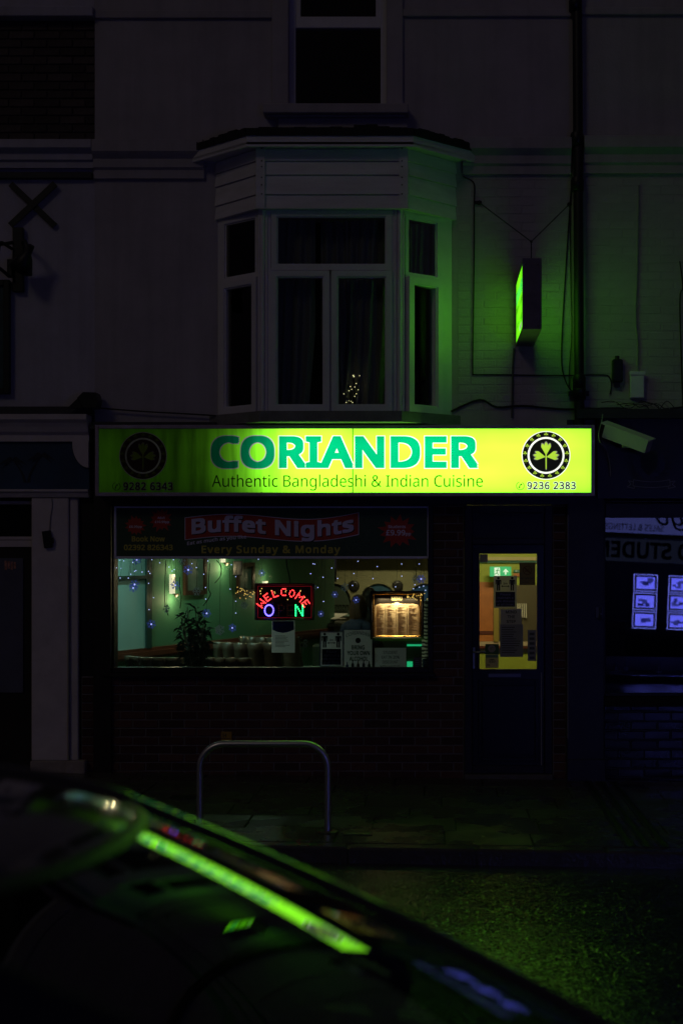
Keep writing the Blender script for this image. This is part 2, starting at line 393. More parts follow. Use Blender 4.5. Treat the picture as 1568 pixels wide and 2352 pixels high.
for p, F in ((CB[1], CFS[1]), (CB[2], CFS[1])):
    s = 1 if p is CB[1] else -1
    q = MB().column([(p.x - s * .005, p.y - .034), (p.x + s * .07, p.y - .034), (p.x + s * .07, p.y - .01), (p.x, p.y - .01)], zs[0] - .004, 5.40)
    for i in range(6): q.sphere((p.x + s * .045, p.y - .036, zs[0] + .12 + i * .07 * (1 + .1 * (i % 2))), .007, 6, 1)
    q.build('corner_trim', [CLAD, BLACKM], bay)
q = MB(); P = [(-1.90, 0), (-1.49, -.40), (-.222, -.40), (.19, 0)]; q.column(P, zs[0] + .012, zs[0] + .03); q.build('soffit_board', CLAD, bay)
FB = [Vector((-2.17, 0)), Vector((-1.565, -.54)), Vector((-.165, -.54)), Vector((.43, 0))]
q = MB(); q.column([(p.x, p.y) for p in FB], 5.407, 5.425); q.build('eaves_board', CLAD, bay)
for i in range(3):
    q = MB(); F = facet(FB[i], FB[i + 1]); fbox(q, F, 0, F[3], -.02, .0, 5.388, 5.487); q.build('fascia_board', CLAD, bay)
q = MB(); n = 14                                                  # sagging felt roof edge
for i in range(3):
    F = facet(FB[i], FB[i + 1]); a, d, nn, l = F
    for k in range(n):
        s0, s1 = l * k / n, l * (k + 1) / n; h = .035 + .02 * random.random() + (.02 if i == 1 and k in (9, 10) else 0)
        fbox(q, F, s0, s1, -.30, .012 + .006 * random.random(), 5.478, 5.50 + h)
q.build('felt_edge', FELT, bay)
q = MB().column([(-2.14, -.002), (-1.55, -.52), (-.18, -.52), (.40, -.002)], 5.487, 5.52); q.build('felt_roof', FELT, bay)
# curtains behind the bay glass
for x0, x1, y_, sw_, par in ((-1.40, -1.02, -.15, .03, 0), (-.98, -.62, -.10, .035, 1), (-.74, -.35, -.14, .03, 2), (-1.72, -1.50, -.02, .02, 3), (-.20, .0, -.02, .02, 4)):
    q = MB(); n = 26; v = []
    for i in range(n + 1):
        t = i / n; x = x0 + (x1 - x0) * t; yy = y_ + sw_ * math.sin(t * 26 + par) + .01 * math.sin(t * 61)
        pull = .10 * (1 if par % 2 else -1)
        v += [(x + pull * .0, yy, 4.86), (x + pull * (.5 - abs(t - .5)) * .9, yy, 3.9), (x + pull * .6, yy * 1.02, 3.2)]
    q.add(v, [(3 * i + j, 3 * i + 3 + j, 3 * i + 4 + j, 3 * i + 1 + j) for i in range(n) for j in (0, 1)], 0, True)
    q.build('curtain', CURT, bay, fix=False)
# little lit twig tree on the window board
WARM = EM('warm_fairy_bulb', (1, .92, .45), 1.3)
ft = thing('twig_light_tree', 'little twig tree of warm fairy lights standing inside the bay window', 'light tree', (X(812, -.24), -.24, 3.178))
pts = [(897, 1050), (901, 1056), (935, 1050), (913, 1095), (880, 1117), (905, 1118), (870, 1140), (885, 1130), (925, 1133), (903, 1165), (915, 1160), (905, 1175), (840, 1160), (868, 1200), (882, 1202), (855, 1212), (893, 1213)]
bx, bz = X(812, -.24), 3.178; q = MB(); bulbs = []
for cx, cy_ in pts:
    u, v = (750 + cx * .6059) / 1.5944, (740 + cy_ * .6059) / 1.5944
    p = (X(u, -.24), -.24 + random.uniform(-.03, .03), Z(v, -.24)); bulbs.append(p); q.tube([(bx, -.24, bz), ((bx + p[0]) / 2, -.24, bz + (p[2] - bz) * .6), p], .0022, 4)
q.tube([(bx, -.24, 3.18), (bx, -.24, 3.40)], .006, 6).box(bx - .05, bx + .05, -.29, -.19, 3.17, 3.20)
q.build('twigs', BLACKM, ft)
for i, p in enumerate(bulbs): MB().sphere(p, .0042 if i > 1 else .006, 6).build('bulb', WARM, ft)

# ------------------------------------------------------------------ rainwater pipe and cables on the wall
pipe = thing('drainpipe', 'black cast-iron drainpipe running down between the two painted brick walls', 'drainpipe', (X(1327), -.09, 3.0))
q = MB().tube([(X(1318), -.09, 9.0), (X(1323), -.09, 6.2), (X(1327), -.09, 3.18), (X(1327), -.09, 3.05)], .043, 14)
q.build('pipe', BLACKM, pipe)
for v in (20, 328, 430, 880, 905): MB().lathe([(.044, -.06), (.056, -.058), (.058, .03), (.05, .06)], (X(1318 + 9 * min(1, max(0, v / 900))), -.09, Z(v)), 14).build('pipe_collar', BLACKM, pipe)
for v in (336, 905): MB().box(X(1327) - .09, X(1327) + .09, -.05, .0, Z(v) - .02, Z(v) + .02).build('bracket', BLACKM, pipe)
C_ = 'cables clipped to the painted brick wall'
def wp(*uv, y=-.014): return [(X(u, y), y, Z(v, y)) for u, v in uv]
wire('wall_cable', wp((1062, 405), (1086, 418), (1089, 440), (1088, 470)) + wp((1088, 600), (1086, 750), (1085, 850), (1090, 860), (1130, 860), (1240, 862), (1320, 862), (1385, 861), (1399, 868), (1403, 885), (1400, 905)), .006, CABLE, 'black cable dropping beside the bay then running level to the black box')
wire('wall_cable', wp((1312, 425), (1308, 470), (1297, 640), (1289, 790), (1291, 850), (1305, 890), (1322, 903)), .006, CABLE, 'loose black cable bowing out from the upper drainpipe down to its bracket')
wire('wall_cable', wp((1308, 470), (1309, 600), (1312, 760), (1307, 840), (1306, 890)), .004, CABLE, 'thin second cable hanging almost straight just beside the drainpipe')
wire('wall_cable', wp((1466, 425), (1463, 600), (1459, 730), (1464, 790), (1463, 855)), .007, CABLEW, 'pale wavy cable running up from the white junction box')
wire('wall_cable', wp((1568, 960), (1560, 700), (1567, 660), (1560, 600)), .006, CABLE, 'dark cable at the far end of the cream brick wall')
wire('wall_cable', wp((1035, 945), (1100, 918), (1140, 935), (1200, 932), (1300, 940), (1420, 938), (1470, 945), (1568, 935), y=-.02), .010, CABLE, 'thick black cable sagging along the ledge over the lit sign')
wire('wall_cable', wp((1180, 800), (1177, 850), (1176, 920), (1175, 960)), .010, M('shadowy_conduit', (.10, .10, .10), .7), 'straight conduit below the hanging light box')
wire('wall_cable', wp((225, 937), (330, 945), (420, 950), (500, 955), (560, 962), y=-.05), .007, CABLE, 'black cable drooping from the floodlight along the ledge')
q = MB().box(X(1403), X(1427), -.075, 0, Z(880), Z(827), 0, .012); q.box(X(1408), X(1421), -.05, -.01, Z(890), Z(880)); q.tube([(X(1415), -.04, Z(830)), (X(1415), -.04, Z(819))], .02, 8)
q.single('cable_box', BLACK, 'small black box with a domed cap on the cream brick wall', 'junction box')
jb = thing('junction_box', 'small white box with a pale cable on the cream brick wall', 'junction box', (X(1460), -.04, Z(916)))
MB().box(X(1444), X(1476), -.07, 0, Z(916), Z(858), 0, .006).build('case', UPVC, jb); MB().box(X(1442), X(1478), -.078, -.066, Z(864), Z(855), 0, .003).build('lid', UPVC, jb)
for i in range(6):
    a = random.uniform(-10, 10)
    wire('ledge_wire', wp((1380 + i * 18, 930 + a), (1410 + i * 20, 922 + i * 2), (1440 + i * 14, 935 - a), (1470 + i * 12, 926 + a * .5), (1490 + i * 12, 940), y=-.05 - i * .01), .004, (CABLE, CABLEW)[i % 3 == 1], 'tangled thin wire on the ledge below the white junction box', group='tangled wires on the ledge')

# ------------------------------------------------------------------ the lit shop sign
def signmat(name, col, s, sampled=False, base=None, x_on=True):
    """backlit plastic: the tubes behind one end have failed, so the light fades out along the box"""
    m = M(name, base or tuple(min(.7, c * .5) for c in col), .32, emit=col, es=s)
    n = m.node_tree.nodes; L = m.node_tree.links; b = n['Principled BSDF']
    if not sampled: m.cycles.emission_sampling = 'NONE'
    tc = n.new('ShaderNodeTexCoord'); sx = n.new('ShaderNodeSeparateXYZ'); L.new(tc.outputs['Object'], sx.inputs[0])
    cr = n.new('ShaderNodeValToRGB'); mr = n.new('ShaderNodeMapRange')
    mr.inputs[1].default_value = X(228, -.25); mr.inputs[2].default_value = X(1357, -.25); L.new(sx.outputs[0], mr.inputs[0]); L.new(mr.outputs[0], cr.inputs[0])
    e = cr.color_ramp.elements; f = lambda u: (u - 228) / 1129
    e[0].position = 0; e[0].color = (.006,) * 3 + (1,); e[1].position = 1; e[1].color = (.62,) * 3 + (1,)
    for u, val in ((300, .0055), (400, .0065), (470, .014), (520, .045), (560, .13), (600, .34), (640, .70), (690, .97), (780, .95), (806, .82), (812, .80), (900, .92), (980, 1.0), (1150, .92), (1300, .84), (1342, .72)):
        k = e.new(f(u)); k.color = (val,) * 3 + (1,)
    # two tubes above each other, and water streaks at the failed end
    mz = n.new('ShaderNodeMapRange'); mz.inputs[1].default_value = Z(1132, -.25); mz.inputs[2].default_value = Z(983, -.25); L.new(sx.outputs[2], mz.inputs[0])
    cz_ = n.new('ShaderNodeValToRGB'); ez = cz_.color_ramp.elements; ez[0].color = (.60,) * 3 + (1,); ez[1].color = (.66,) * 3 + (1,)
    for p, val in ((.10, .78), (.30, .95), (.5, .9), (.72, 1.0), (.90, .84)): k = ez.new(p); k.color = (val,) * 3 + (1,)
    L.new(mz.outputs[0], cz_.inputs[0])
    mp = n.new('ShaderNodeMapping'); mp.inputs['Scale'].default_value = (9, 1, .9); L.new(tc.outputs['Object'], mp.inputs[0])
    nz = n.new('ShaderNodeTexNoise'); nz.inputs['Scale'].default_value = 1.6; nz.inputs['Detail'].default_value = 6; L.new(mp.outputs[0], nz.inputs['Vector'])
    dr = n.new('ShaderNodeMapRange'); dr.inputs[1].default_value = .30; dr.inputs[2].default_value = .62; dr.inputs[3].default_value = .45; dr.inputs[4].default_value = 1.0; L.new(nz.outputs[0], dr.inputs[0])
    n2 = n.new('ShaderNodeTexNoise'); n2.inputs['Scale'].default_value = 2.2; n2.inputs['Detail'].default_value = 2; L.new(tc.outputs['Object'], n2.inputs['Vector'])
    d2 = n.new('ShaderNodeMapRange'); d2.inputs[1].default_value = .3; d2.inputs[2].default_value = .7; d2.inputs[3].default_value = .86; d2.inputs[4].default_value = 1.08; L.new(n2.outputs[0], d2.inputs[0])
    # streaks matter only where the plastic is dirty (the failed end)
    sm = n.new('ShaderNodeMapRange'); sm.inputs[1].default_value = X(560, -.25); sm.inputs[2].default_value = X(720, -.25); L.new(sx.outputs[0], sm.inputs[0])
    mxs = n.new('ShaderNodeMix'); L.new(sm.outputs[0], mxs.inputs[0]); L.new(dr.outputs[0], mxs.inputs[2]); mxs.inputs[3].default_value = 1.0
    def mul(a, bb):
        k = n.new('ShaderNodeMath'); k.operation = 'MULTIPLY'; L.new(a, k.inputs[0])
        if hasattr(bb, 'links'): L.new(bb, k.inputs[1])
        else: k.inputs[1].default_value = bb
        return k.outputs[0]
    val = mul(mul(mul(mul(cr.outputs[0], cz_.outputs[0]), mxs.outputs[0]), d2.outputs[0]), s)
    L.new(val, b.inputs['Emission Strength'])
    return m
SY = -.25
sign = thing('illuminated_shop_sign', 'long lime green light box lettered CORIANDER, dark at one end, above the restaurant window', 'shop sign', (X(790, SY), -.13, 2.44))
SFACE = signmat('lime_sign_plastic', (.265, 1, .023), 4.0, True, (.03, .07, .005)); STEAL = signmat('teal_sign_film', (.0, .74, .27), 1.08, base=(.0, .22, .10)); SWHITE = signmat('white_sign_film', (.95, 1, .85), 1.6, base=(.10, .09, .09))
SBLACK = M('black_sign_film', (.010, .012, .006), .35); SDARK = signmat('dark_badge_film', (.10, .12, .05), .05, base=(.030, .012, .010)); SLEAF = signmat('leaf_sign_film', (.62, 1, .06), .95, base=(.035, .014, .01))
ALU = M('sign_frame_metal', (.46, .38, .50), .4, metal=.3, var=.25, vs=9, bump=.15, bs=30)
x0, x1, z0, z1 = X(219, SY), X(1365, SY), Z(1140, SY), Z(976, SY)
MB().box(x0 + .004, x1 - .004, SY + .012, -.02, z0 + .004, z1 - .004).build('box', BLACK, sign)
fr = frame(MB(), x0, x1, z0, z1, X(228, SY) - x0, SY - .012, SY + .03); fr.build('frame', ALU, sign)
a0, a1, b0, b1 = X(228, SY), X(1357, SY), Z(1132, SY), Z(983, SY); jx = X(810, SY)
MB().box(a0, jx - .004, SY, SY + .008, b0, b1).build('face_panel', SFACE, sign); MB().box(jx + .004, a1, SY, SY + .008, b0, b1).build('face_panel', SFACE, sign)
MB().box(jx - .004, jx + .004, SY + .001, SY + .009, b0, b1).build('panel_joint', M('green_seam', (.02, .10, .01), .6), sign)
sx_ = lambda u: X(u, SY); sz_ = lambda v: Z(v, SY)
text('letter_outline', 'CORIANDER', sx_(485), sx_(1097), sz_(1076), sz_(1001), SY - .0025, SWHITE, sign, bold=.033, grow=.015)
text('lettering', 'CORIANDER', sx_(485), sx_(1097), sz_(1076), sz_(1001), SY - .004, STEAL, sign, bold=.033)
text('lettering', 'Authentic Bangladeshi & Indian Cuisine', sx_(487), sx_(1108), sz_(1127), sz_(1090), SY - .004, SBLACK, sign)
def phone(u0, v0, r, body, u1, u2, v1, v2):
    for grow, m_, yy in ((.03, SWHITE, SY - .002), (0, SBLACK, SY - .004)):
        text('phone_number', body, sx_(u1), sx_(u2), sz_(v2), sz_(v1), yy, m_, sign, bold=.016, spacing=1.1, grow=grow)
    q = MB(); cx, cz2 = sx_(u0), sz_(v0); rr = r * .00375
    n = 24; ring_ = []
    for i in range(n + 1):
        a = 2 * math.pi * (.30 + .86 * i / n); ring_.append((math.cos(a), math.sin(a)))
    q.add([(cx + c * rr * 1.0, SY - .004, cz2 + s * rr) for c, s in ring_] + [(cx + c * rr * .86, SY - .004, cz2 + s * rr * .86) for c, s in ring_], [(i, i + 1, n + 2 + i, n + 1 + i) for i in range(n)])
    hp = [(-.45, -.55), (-.15, -.62), (.0, -.35), (-.12, -.2), (.12, .22), (.3, .12), (.5, .42), (.3, .62), (.02, .5), (-.35, -.1)]
    q.add([(cx + a * rr * .9, SY - .004, cz2 + b * rr * .9) for a, b in hp], [list(range(len(hp)))])
    q.build('telephone_mark', SBLACK, sign, fix=False)
phone(1194, 1116, 9.5, '9236 2383', 1210, 1321, 1107, 1124); phone(268, 1117, 9.5, '9282 6343', 284, 397, 1108, 1126)
def leaf(s, cx, cz2, rot=0, y=SY - .0045, lobes=1):
    """three-lobed scalloped herb leaf on a stalk; returns polygons"""
    out = []
    def fan(a, l, sp):
        """one wedge-shaped leaflet with a scalloped outer edge"""
        P = [(0, -.02), ]
        for i in range(25):
            t = -1 + 2 * i / 24; ang = a + sp * t; rr = l * (1 - .16 * t * t) * (1 + .075 * math.cos(t * 9.4) - (.13 if abs(abs(t) - .36) < .05 else 0))
            P.append((math.cos(ang) * rr, math.sin(ang) * rr))
        return P
    for a, l, sp, off in ((R(90), .86, R(31), (0, .06)), (R(172), .80, R(30), (-.04, -.06)), (R(8), .80, R(30), (.04, -.06))): out.append([(px + off[0], pz + off[1]) for px, pz in fan(a, l, sp)])
    out.append([(-.03, -.95), (.04, -.95), (.045, .1), (-.045, .1)])
    q = []
    for k, P in enumerate(out): q.append([(cx + (px * math.cos(rot) - pz * math.sin(rot)) * s, y - k * .0003, cz2 + (px * math.sin(rot) + pz * math.cos(rot)) * s) for px, pz in P])
    return q
def badge(u, v, ru, rv):
    cx, cz2 = sx_(u), sz_(v); s = .003749; n = 48
    def disc(r0, r1, y, mat, name):
        q = MB(); P = [(math.cos(2 * math.pi * i / n), math.sin(2 * math.pi * i / n)) for i in range(n)]
        o_ = [(cx + c * r1 * s, y, cz2 + d * r1 * s * rv / ru) for c, d in P]
        if r0: q.add(o_ + [(cx + c * r0 * s, y, cz2 + d * r0 * s * rv / ru) for c, d in P], [(i, (i + 1) % n, n + (i + 1) % n, n + i) for i in range(n)])
        else: q.add(o_, [list(range(n))])
        q.build(name, mat, sign, fix=False)
    disc(0, ru, SY - .002, SWHITE, 'badge_edge'); disc(0, ru * .965, SY - .0028, SDARK, 'badge_disc'); disc(ru * .68, ru * .755, SY - .0036, SWHITE, 'badge_ring')
    q = MB()
    for P in leaf(ru * .56 * s, cx, cz2 - .004, 0, SY - .0060): q.add(P, [list(range(len(P)))])
    q.build('badge_leaf', SLEAF, sign, fix=False)
    q = MB()
    for P in leaf(ru * .61 * s, cx, cz2 - .004, 0, SY - .0042): q.add(P, [list(range(len(P)))])
    q.build('badge_leaf_halo', signmat('grey_badge_film', (.55, .6, .42), .5, base=(.12, .10, .09)), sign, fix=False)
    q = MB()
    for i in range(17):
        a = 2 * math.pi * i / 17
        for P in leaf(ru * .095 * s, cx + math.sin(a) * ru * .86 * s, cz2 + math.cos(a) * rv * .86 * s, 0): q.add(P, [list(range(len(P)))])
    q.build('badge_small_leaves', SLEAF, sign, fix=False)
badge(1253, 1046, 56, 56); badge(329, 1047, 55, 55)

# ------------------------------------------------------------------ hanging light box
HS = thing('hanging_sign', 'dark upright light box with green glowing sides, jutting from the painted brick wall', 'shop sign', (.80, -.525, 3.78))
hx0, hx1, hy0, hy1, hz0, hz1 = .726, .873, -1.0, -.05, Z(756, -1.0), Z(593, -1.0)
HB = M('dark_sign_case', (.14, .12, .17), .5, var=.3, vs=7, bump=.1, bs=30)
q = MB(); t = .012
q.box(hx0 + .004, hx1 - .004, hy0, hy0 + t, hz0, hz1).box(hx0 + .004, hx1 - .004, hy1 - t, hy1, hz0, hz1).box(hx0 + .004, hx1 - .004, hy0 + t, hy1 - t, hz0, hz0 + t).box(hx0 + .004, hx1 - .004, hy0 + t, hy1 - t, hz1 - t, hz1)
q.build('case', HB, HS)
q = MB()
for s, xa in ((-1, hx0), (1, hx1)):
    e0, e1 = xa - .004, xa + .004
    q.box(e0, e1, hy0, hy0 + .02, hz0, hz1).box(e0, e1, hy1 - .02, hy1, hz0, hz1).box(e0, e1, hy0 + .02, hy1 - .02, hz0, hz0 + .02).box(e0, e1, hy0 + .02, hy1 - .02, hz1 - .045, hz1)
for yy, zz in ((.02, .03), (.12, .03), (.02, -.05), (.12, -.05)): q.sphere((hx0 + yy + .002, hy0 - .002, (hz0 if zz > 0 else hz1) + zz), .007, 6)
q.build('edge_trim', HB, HS)
HF = EM('green_lit_plastic', (.17, 1, .010), .62, True)
n = HF.node_tree.nodes; L = HF.node_tree.links
tc = n.new('ShaderNodeTexCoord'); sp = n.new('ShaderNodeSeparateXYZ'); L.new(tc.outputs['Object'], sp.inputs[0])
rmp = n.new('ShaderNodeValToRGB'); mr = n.new('ShaderNodeMapRange'); mr.inputs[1].default_value = hy0; mr.inputs[2].default_value = hy1; L.new(sp.outputs[1], mr.inputs[0]); L.new(mr.outputs[0], rmp.inputs[0])
e = rmp.color_ramp.elements; e[0].color = (.35,) * 3 + (1,); e[1].color = (.45,) * 3 + (1,)
for p_, v_ in ((.25, .85), (.45, 1.3), (.7, 1.0)): k = e.new(p_); k.color = (v_,) * 3 + (1,)
ml = n.new('ShaderNodeMath'); ml.operation = 'MULTIPLY'; ml.inputs[1].default_value = 1.25; L.new(rmp.outputs[0], ml.inputs[0]); L.new(ml.outputs[0], n['Principled BSDF'].inputs['Emission Strength'])
HT = EM('teal_lit_film', (.02, .5, .22), .55); HK = M('dark_lit_film', (.01, .03, .005), .4); HG = EM('pale_lit_film', (.6, .8, .5), .5)
for xa, s in ((hx0, -1), (hx1, 1)):
    MB().box(xa - .001, xa + .001, hy0 + .02, hy1 - .02, hz0 + .02, hz1 - .045).build('lit_face', HF, HS)
    def side_text(body, ya, yb, za, zb_, mat, bold=.02):
        vs, fs = glyphs(body, bold); a, b = min(p[0] for p in vs), max(p[0] for p in vs); c, d = min(p[1] for p in vs), max(p[1] for p in vs)
        q = MB(); q.add([(xa + s * .003, (yb - (px - a) / (b - a) * (yb - ya)) if s < 0 else (ya + (px - a) / (b - a) * (yb - ya)), za + (pz - c) / (d - c) * (zb_ - za)) for px, pz in vs], fs); q.build('lettering', mat, HS, fix=False)
    hh = hz1 - hz0
    side_text('CORIANDER', hy0 + .05, hy1 - .08, hz0 + .58 * hh, hz0 + .76 * hh, HT, .03); side_text('Indian Cuisine', hy0 + .08, hy1 - .10, hz0 + .44 * hh, hz0 + .54 * hh, HK)
    side_text('9236 2383', hy0 + .10, hy1 - .2, hz0 + .20 * hh, hz0 + .28 * hh, HK)
    MB().box(xa - .002, xa + .002, hy0 + .15, hy1 - .5, hz0 + .09 * hh, hz0 + .16 * hh).build('pale_patch', HG, HS)
top = ((hx0 + hx1) / 2, hy0 + .1, hz1); kn = (top[0], hy0 + .1, Z(555, -.9))
q = MB().tube([top, kn], .005, 6).sphere(kn, .012, 6)
wl, wr = (X(1100), -.01, Z(466)), (X(1306), -.01, Z(470))
q.tube([kn, wl], .0045, 6).tube([kn, wr], .0045, 6).sphere(wl, .022, 8).sphere(wr, .02, 8).box(wl[0] - .045, wl[0] + .02, -.03, .0, wl[2] - .012, wl[2] + .012)
q.build('stay_wire', BLACKM, HS)

# ------------------------------------------------------------------ restaurant shopfront
sf = thing('restaurant_shopfront', 'dark restaurant shopfront of brick, wide window and panelled door under the lit sign', 'shopfront', (-1, .05, 0))
bx0, bx1, pz0 = X(188), X(1064), .885
q = MB()                                                          # the masonry core behind the bricks
q.box(bx0, bx1, .004, .24, -.12, pz0); q.box(X(992), bx1, .004, .24, pz0, 2.45); q.box(X(1269), X(1299), .004, .24, -.12, 2.45)
bk = q.build('mortar_core', MORTAR, sf)
rows = [(bx0, bx1, -.02 + i * .075, i) for i in range(12)] + [(X(992), bx1, .88 + i * .075, i) for i in range(21)] + [(X(1269), X(1299), -.02 + i * .075, i) for i in range(33)]
brickwork(bk, rows, .004, BRICKRED, seed=9, proud=.006)
MB().box(XL, X(258), -.05, .235, -.1, 2.474, 0, .003).build('side_post', FRAMEB, sf)
MB().box(X(258), X(1300), -.08, .24, 2.395, 2.475).build('lintel', BLACK, sf)
MB().box(XL, X(1300), -.02, .25, 2.475, 3.05).build('fascia_backing', BLACK, sf)
q = MB().box(XL, X(1298), -.17, 0, 3.045, 3.075).box(XL, X(500), -.12, 0, 3.075, 3.11); q.build('ledge_flashing', LEAD, sf)
wfr = frame(MB(), X(246), X(994), Z(1545), Z(1152), X(258) - X(246), -.02, .07); shop_window = wfr.build('window_frame', FRAMEB, sf)
MB().box(X(258), X(982) + .02, .028, .034, Z(1540) + .03, Z(1160)).build('pane', GLASSS, shop_window)
MB().box(X(240), X(998), -.075, .02, pz0, Z(1545), 0, .006).build('window_sill', FRAMEB, sf)
# door
dx0, dx1 = X(1066), X(1268)
df = frame(MB(), dx0, dx1, .03, 2.39, X(1084) - X(1066), 0, .12); df.box(X(1084), X(1250), .0, .12, Z(1250), Z(1236), 0, .004); dfo = df.build('door_frame', FRAMEB, sf)
MB().box(X(1084), X(1250), .04, .07, Z(1236), 2.33).build('transom_panel', BLACK, dfo); MB().box(X(1066), X(1268), -.05, .16, -.06, .028, 0, .006).build('threshold', M('worn_step', (.10, .09, .09), .6, var=.3, vs=12), sf)
q = MB(); q.box(X(1076), X(1090), .086, .118, .03, Z(1244)).box(X(1244), X(1258), .086, .118, .03, Z(1244)).box(X(1090), X(1244), .086, .118, Z(1258), Z(1244)).box(X(1090), X(1244), .086, .118, .028, .08); q.build('door_light_stop', FRAMEB, dfo)  # strips added behind the door edges to keep lobby light from showing round them
NAVYD = M('navy_plastic', (.012, .014, .026), .3, var=.2, vs=4, bump=.03, bs=40)
ex0, ex1, ez1 = X(1085), X(1249), Z(1251)
q = MB(); pw0, pw1, pz_0, pz_1 = X(1101), X(1233), Z(1538), Z(1272)
q.box(ex0, pw0, .03, .08, .04, ez1).box(pw1, ex1, .03, .08, .04, ez1).box(pw0, pw1, .03, .08, pz_1, ez1).box(pw0, pw1, .03, .08, .04, pz_0)
door = q.build('door', NAVYD, sf)
q = frame(MB(), X(1098), X(1236), .14, pz_0 - .09, .03, .012, .03); q.box(X(1106), X(1228), .018, .03, .19, pz_0 - .14, 0, .005); q.build('door_panel', NAVYD, door)
q = MB().box(X(1121), X(1196), .018, .03, Z(1556), Z(1548), 0, .002); q.build('letter_plate', M('dull_chrome', (.25, .25, .27), .35, metal=.8), door)
MB().box(pw0, pw1, .052, .058, pz_0, pz_1).build('pane', GLASS, door)
STEEL = M('brushed_handle', (.45, .45, .46), .35, metal=.9)
q = MB().box(X(1084.5), X(1091), .016, .03, Z(1537), Z(1487), 0, .005); q.build('handle_plate', STEEL, door)
q = MB().tube([(X(1088), .02, Z(1498)), (X(1088), -.02, Z(1498)), (X(1100), -.028, Z(1497.5)), (X(1114), -.026, Z(1497))], .008, 8); q.build('handle', STEEL, door)
q = MB().tube([(X(1243), .024, .10), (X(1243), .024, Z(1545))], .006, 6); q.build('edge_strip', M('pale_strip', (.30, .29, .30), .5), door)

# ------------------------------------------------------------------ neighbour with the blue fascia
lb = thing('blue_fascia_building', 'neighbouring building with pale walls, a dark brick panel and a blue painted fascia', 'building', (-4.4, .1, 0))
LX = -8.0
q = MB().box(LX, XL - .002, .01, .25, 3.22, Z(327)); q.box(LX, XL - .002, .0, .25, Z(20), 9.0); luw = q.build('upper_wall', PAINT_L, lb)
DB = M('sooty_brick', (.075, .055, .05), .85, var=.4, vs=10, bump=.6, bs=60, rnd=.2)
MB().box(LX, XL - .002, .045, .25, Z(327), Z(44)).build('brick_panel', DB, lb)
bkp = [o for o in lb.children if o.name.startswith('brick_panel')][0]
brickwork(bkp, [(X(-40), XL - .004, Z(322) + i * .075, i) for i in range(14)], .045, DB, seed=12, proud=.008)
MB().box(LX, XL - .002, -.07, .25, Z(43), Z(20), 0, .006).build('band_course', PAINT_L, lb)
string_course(LX, XL - .006, Z(326), Z(388), lb, PAINT_L)
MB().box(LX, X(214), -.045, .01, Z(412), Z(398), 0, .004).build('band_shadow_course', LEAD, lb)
MB().box(LX, X(212), -.16, .02, Z(954), Z(938)).build('ledge_flashing', LEAD, lb)
pr = [(0, Z(1016)), (-.10, Z(1016)), (-.10, Z(1002)), (-.13, Z(995)), (-.15, Z(984)), (-.17, Z(976)), (-.20, Z(968)), (-.20, Z(956)), (0, Z(956))]
def profile(name, pr, x0, x1, mat, parent):
    n = len(pr); return MB().add([(x0, y, z) for y, z in pr] + [(x1, y, z) for y, z in pr], [list(range(n)), list(range(n, 2 * n))[::-1]] + [(i, (i + 1) % n, n + (i + 1) % n, n + i) for i in range(n)]).build(name, mat, parent)
profile('cornice', pr, LX, X(211), TRIMW, lb)
BLUEF = M('blue_fascia_paint', (.020, .055, .12), .45, var=.3, vs=3, bump=.05, bs=30)
lf = MB().box(LX, X(210), -.07, .02, Z(1126), Z(1016)).build('fascia', BLUEF, lb)
PALM = M('dark_blue_palm_paint', (.006, .012, .035), .5); GOLDP = M('gold_paint', (.12, .08, .02), .5)
def palm(u, v, lean, h, fr_=9):
    q = MB(); y = -.0745; s = .00372; base = (u, v); topu, topv = u + lean, v - h
    n = 8; cl = [(u + lean * (i / n) ** 1.6, v - h * i / n, 3.4 - 1.6 * i / n) for i in range(n + 1)]
    for i in range(n): q.add([(X(a + sgn * w_, y), y, Z(b, y)) for a, b, w_, sgn in ((*cl[i], -1), (*cl[i], 1), (*cl[i + 1], 1), (*cl[i + 1], -1))], [(0, 1, 2, 3)])
    for k in range(fr_):
        a = R(-20 + 220 * k / (fr_ - 1)); L_ = 26 + 6 * (k % 2); P = []
        for i in range(7):
            t = i / 6; P.append((topu + math.cos(a) * L_ * t, topv - math.sin(a) * L_ * t * .55 + 15 * t * t, 3.2 * math.sin(math.pi * min(.97, t + .06))))
        for i in range(6): q.add([(X(p[0], y), y - .0004 * (k + 1), Z(p[1] + sg * p[2], y)) for p, sg in ((P[i], 1), (P[i + 1], 1), (P[i + 1], -1), (P[i], -1))], [(0, 1, 2, 3)])
    q.build('painted_palm', PALM, lf, fix=False)
palm(66, 1108, 30, 62); palm(58, 1108, -28, 52)
# carved quarter-round bracket
q = MB(); P = [(X(211), Z(1016)), (X(174), Z(1016))] + [(X(211 - 37 * math.cos(R(a))), Z(1018 + 58 * math.sin(R(a)))) for a in range(10, 91, 10)]
q.prism(P[::-1], -.12, -.07).build('corbel', TRIMW, lb)
profile('lower_moulding', [(0, Z(1143)), (-.07, Z(1143)), (-.09, Z(1134)), (-.11, Z(1130)), (-.11, Z(1125)), (0, Z(1125))], LX, X(209), TRIMW, lb)
pil = MB().box(X(77), X(162), -.06, .2, Z(1745), Z(1144), 0, .008).box(X(163), X(182), -.035, .2, Z(1745), Z(1144), 0, .006).build('pilaster', TRIMW, lb)
q = MB().box(X(75), X(160), -.075, .2, gz(-3.4) - .04, Z(1745), 0, .008).box(X(158), X(201), -.10, .2, gz(-3.2) - .06, Z(1744), 0, .008); q.build('plinth', M('scuffed_plinth', (.36, .30, .27), .7, var=.25, vs=9, bump=.3, bs=30), pil)
q = MB().tube([(X(161), -.07, Z(1742)), (X(161), -.068, Z(1300))], .006, 6); q.build('conduit', M('rusty_pale_conduit', (.45, .36, .28), .5), pil)
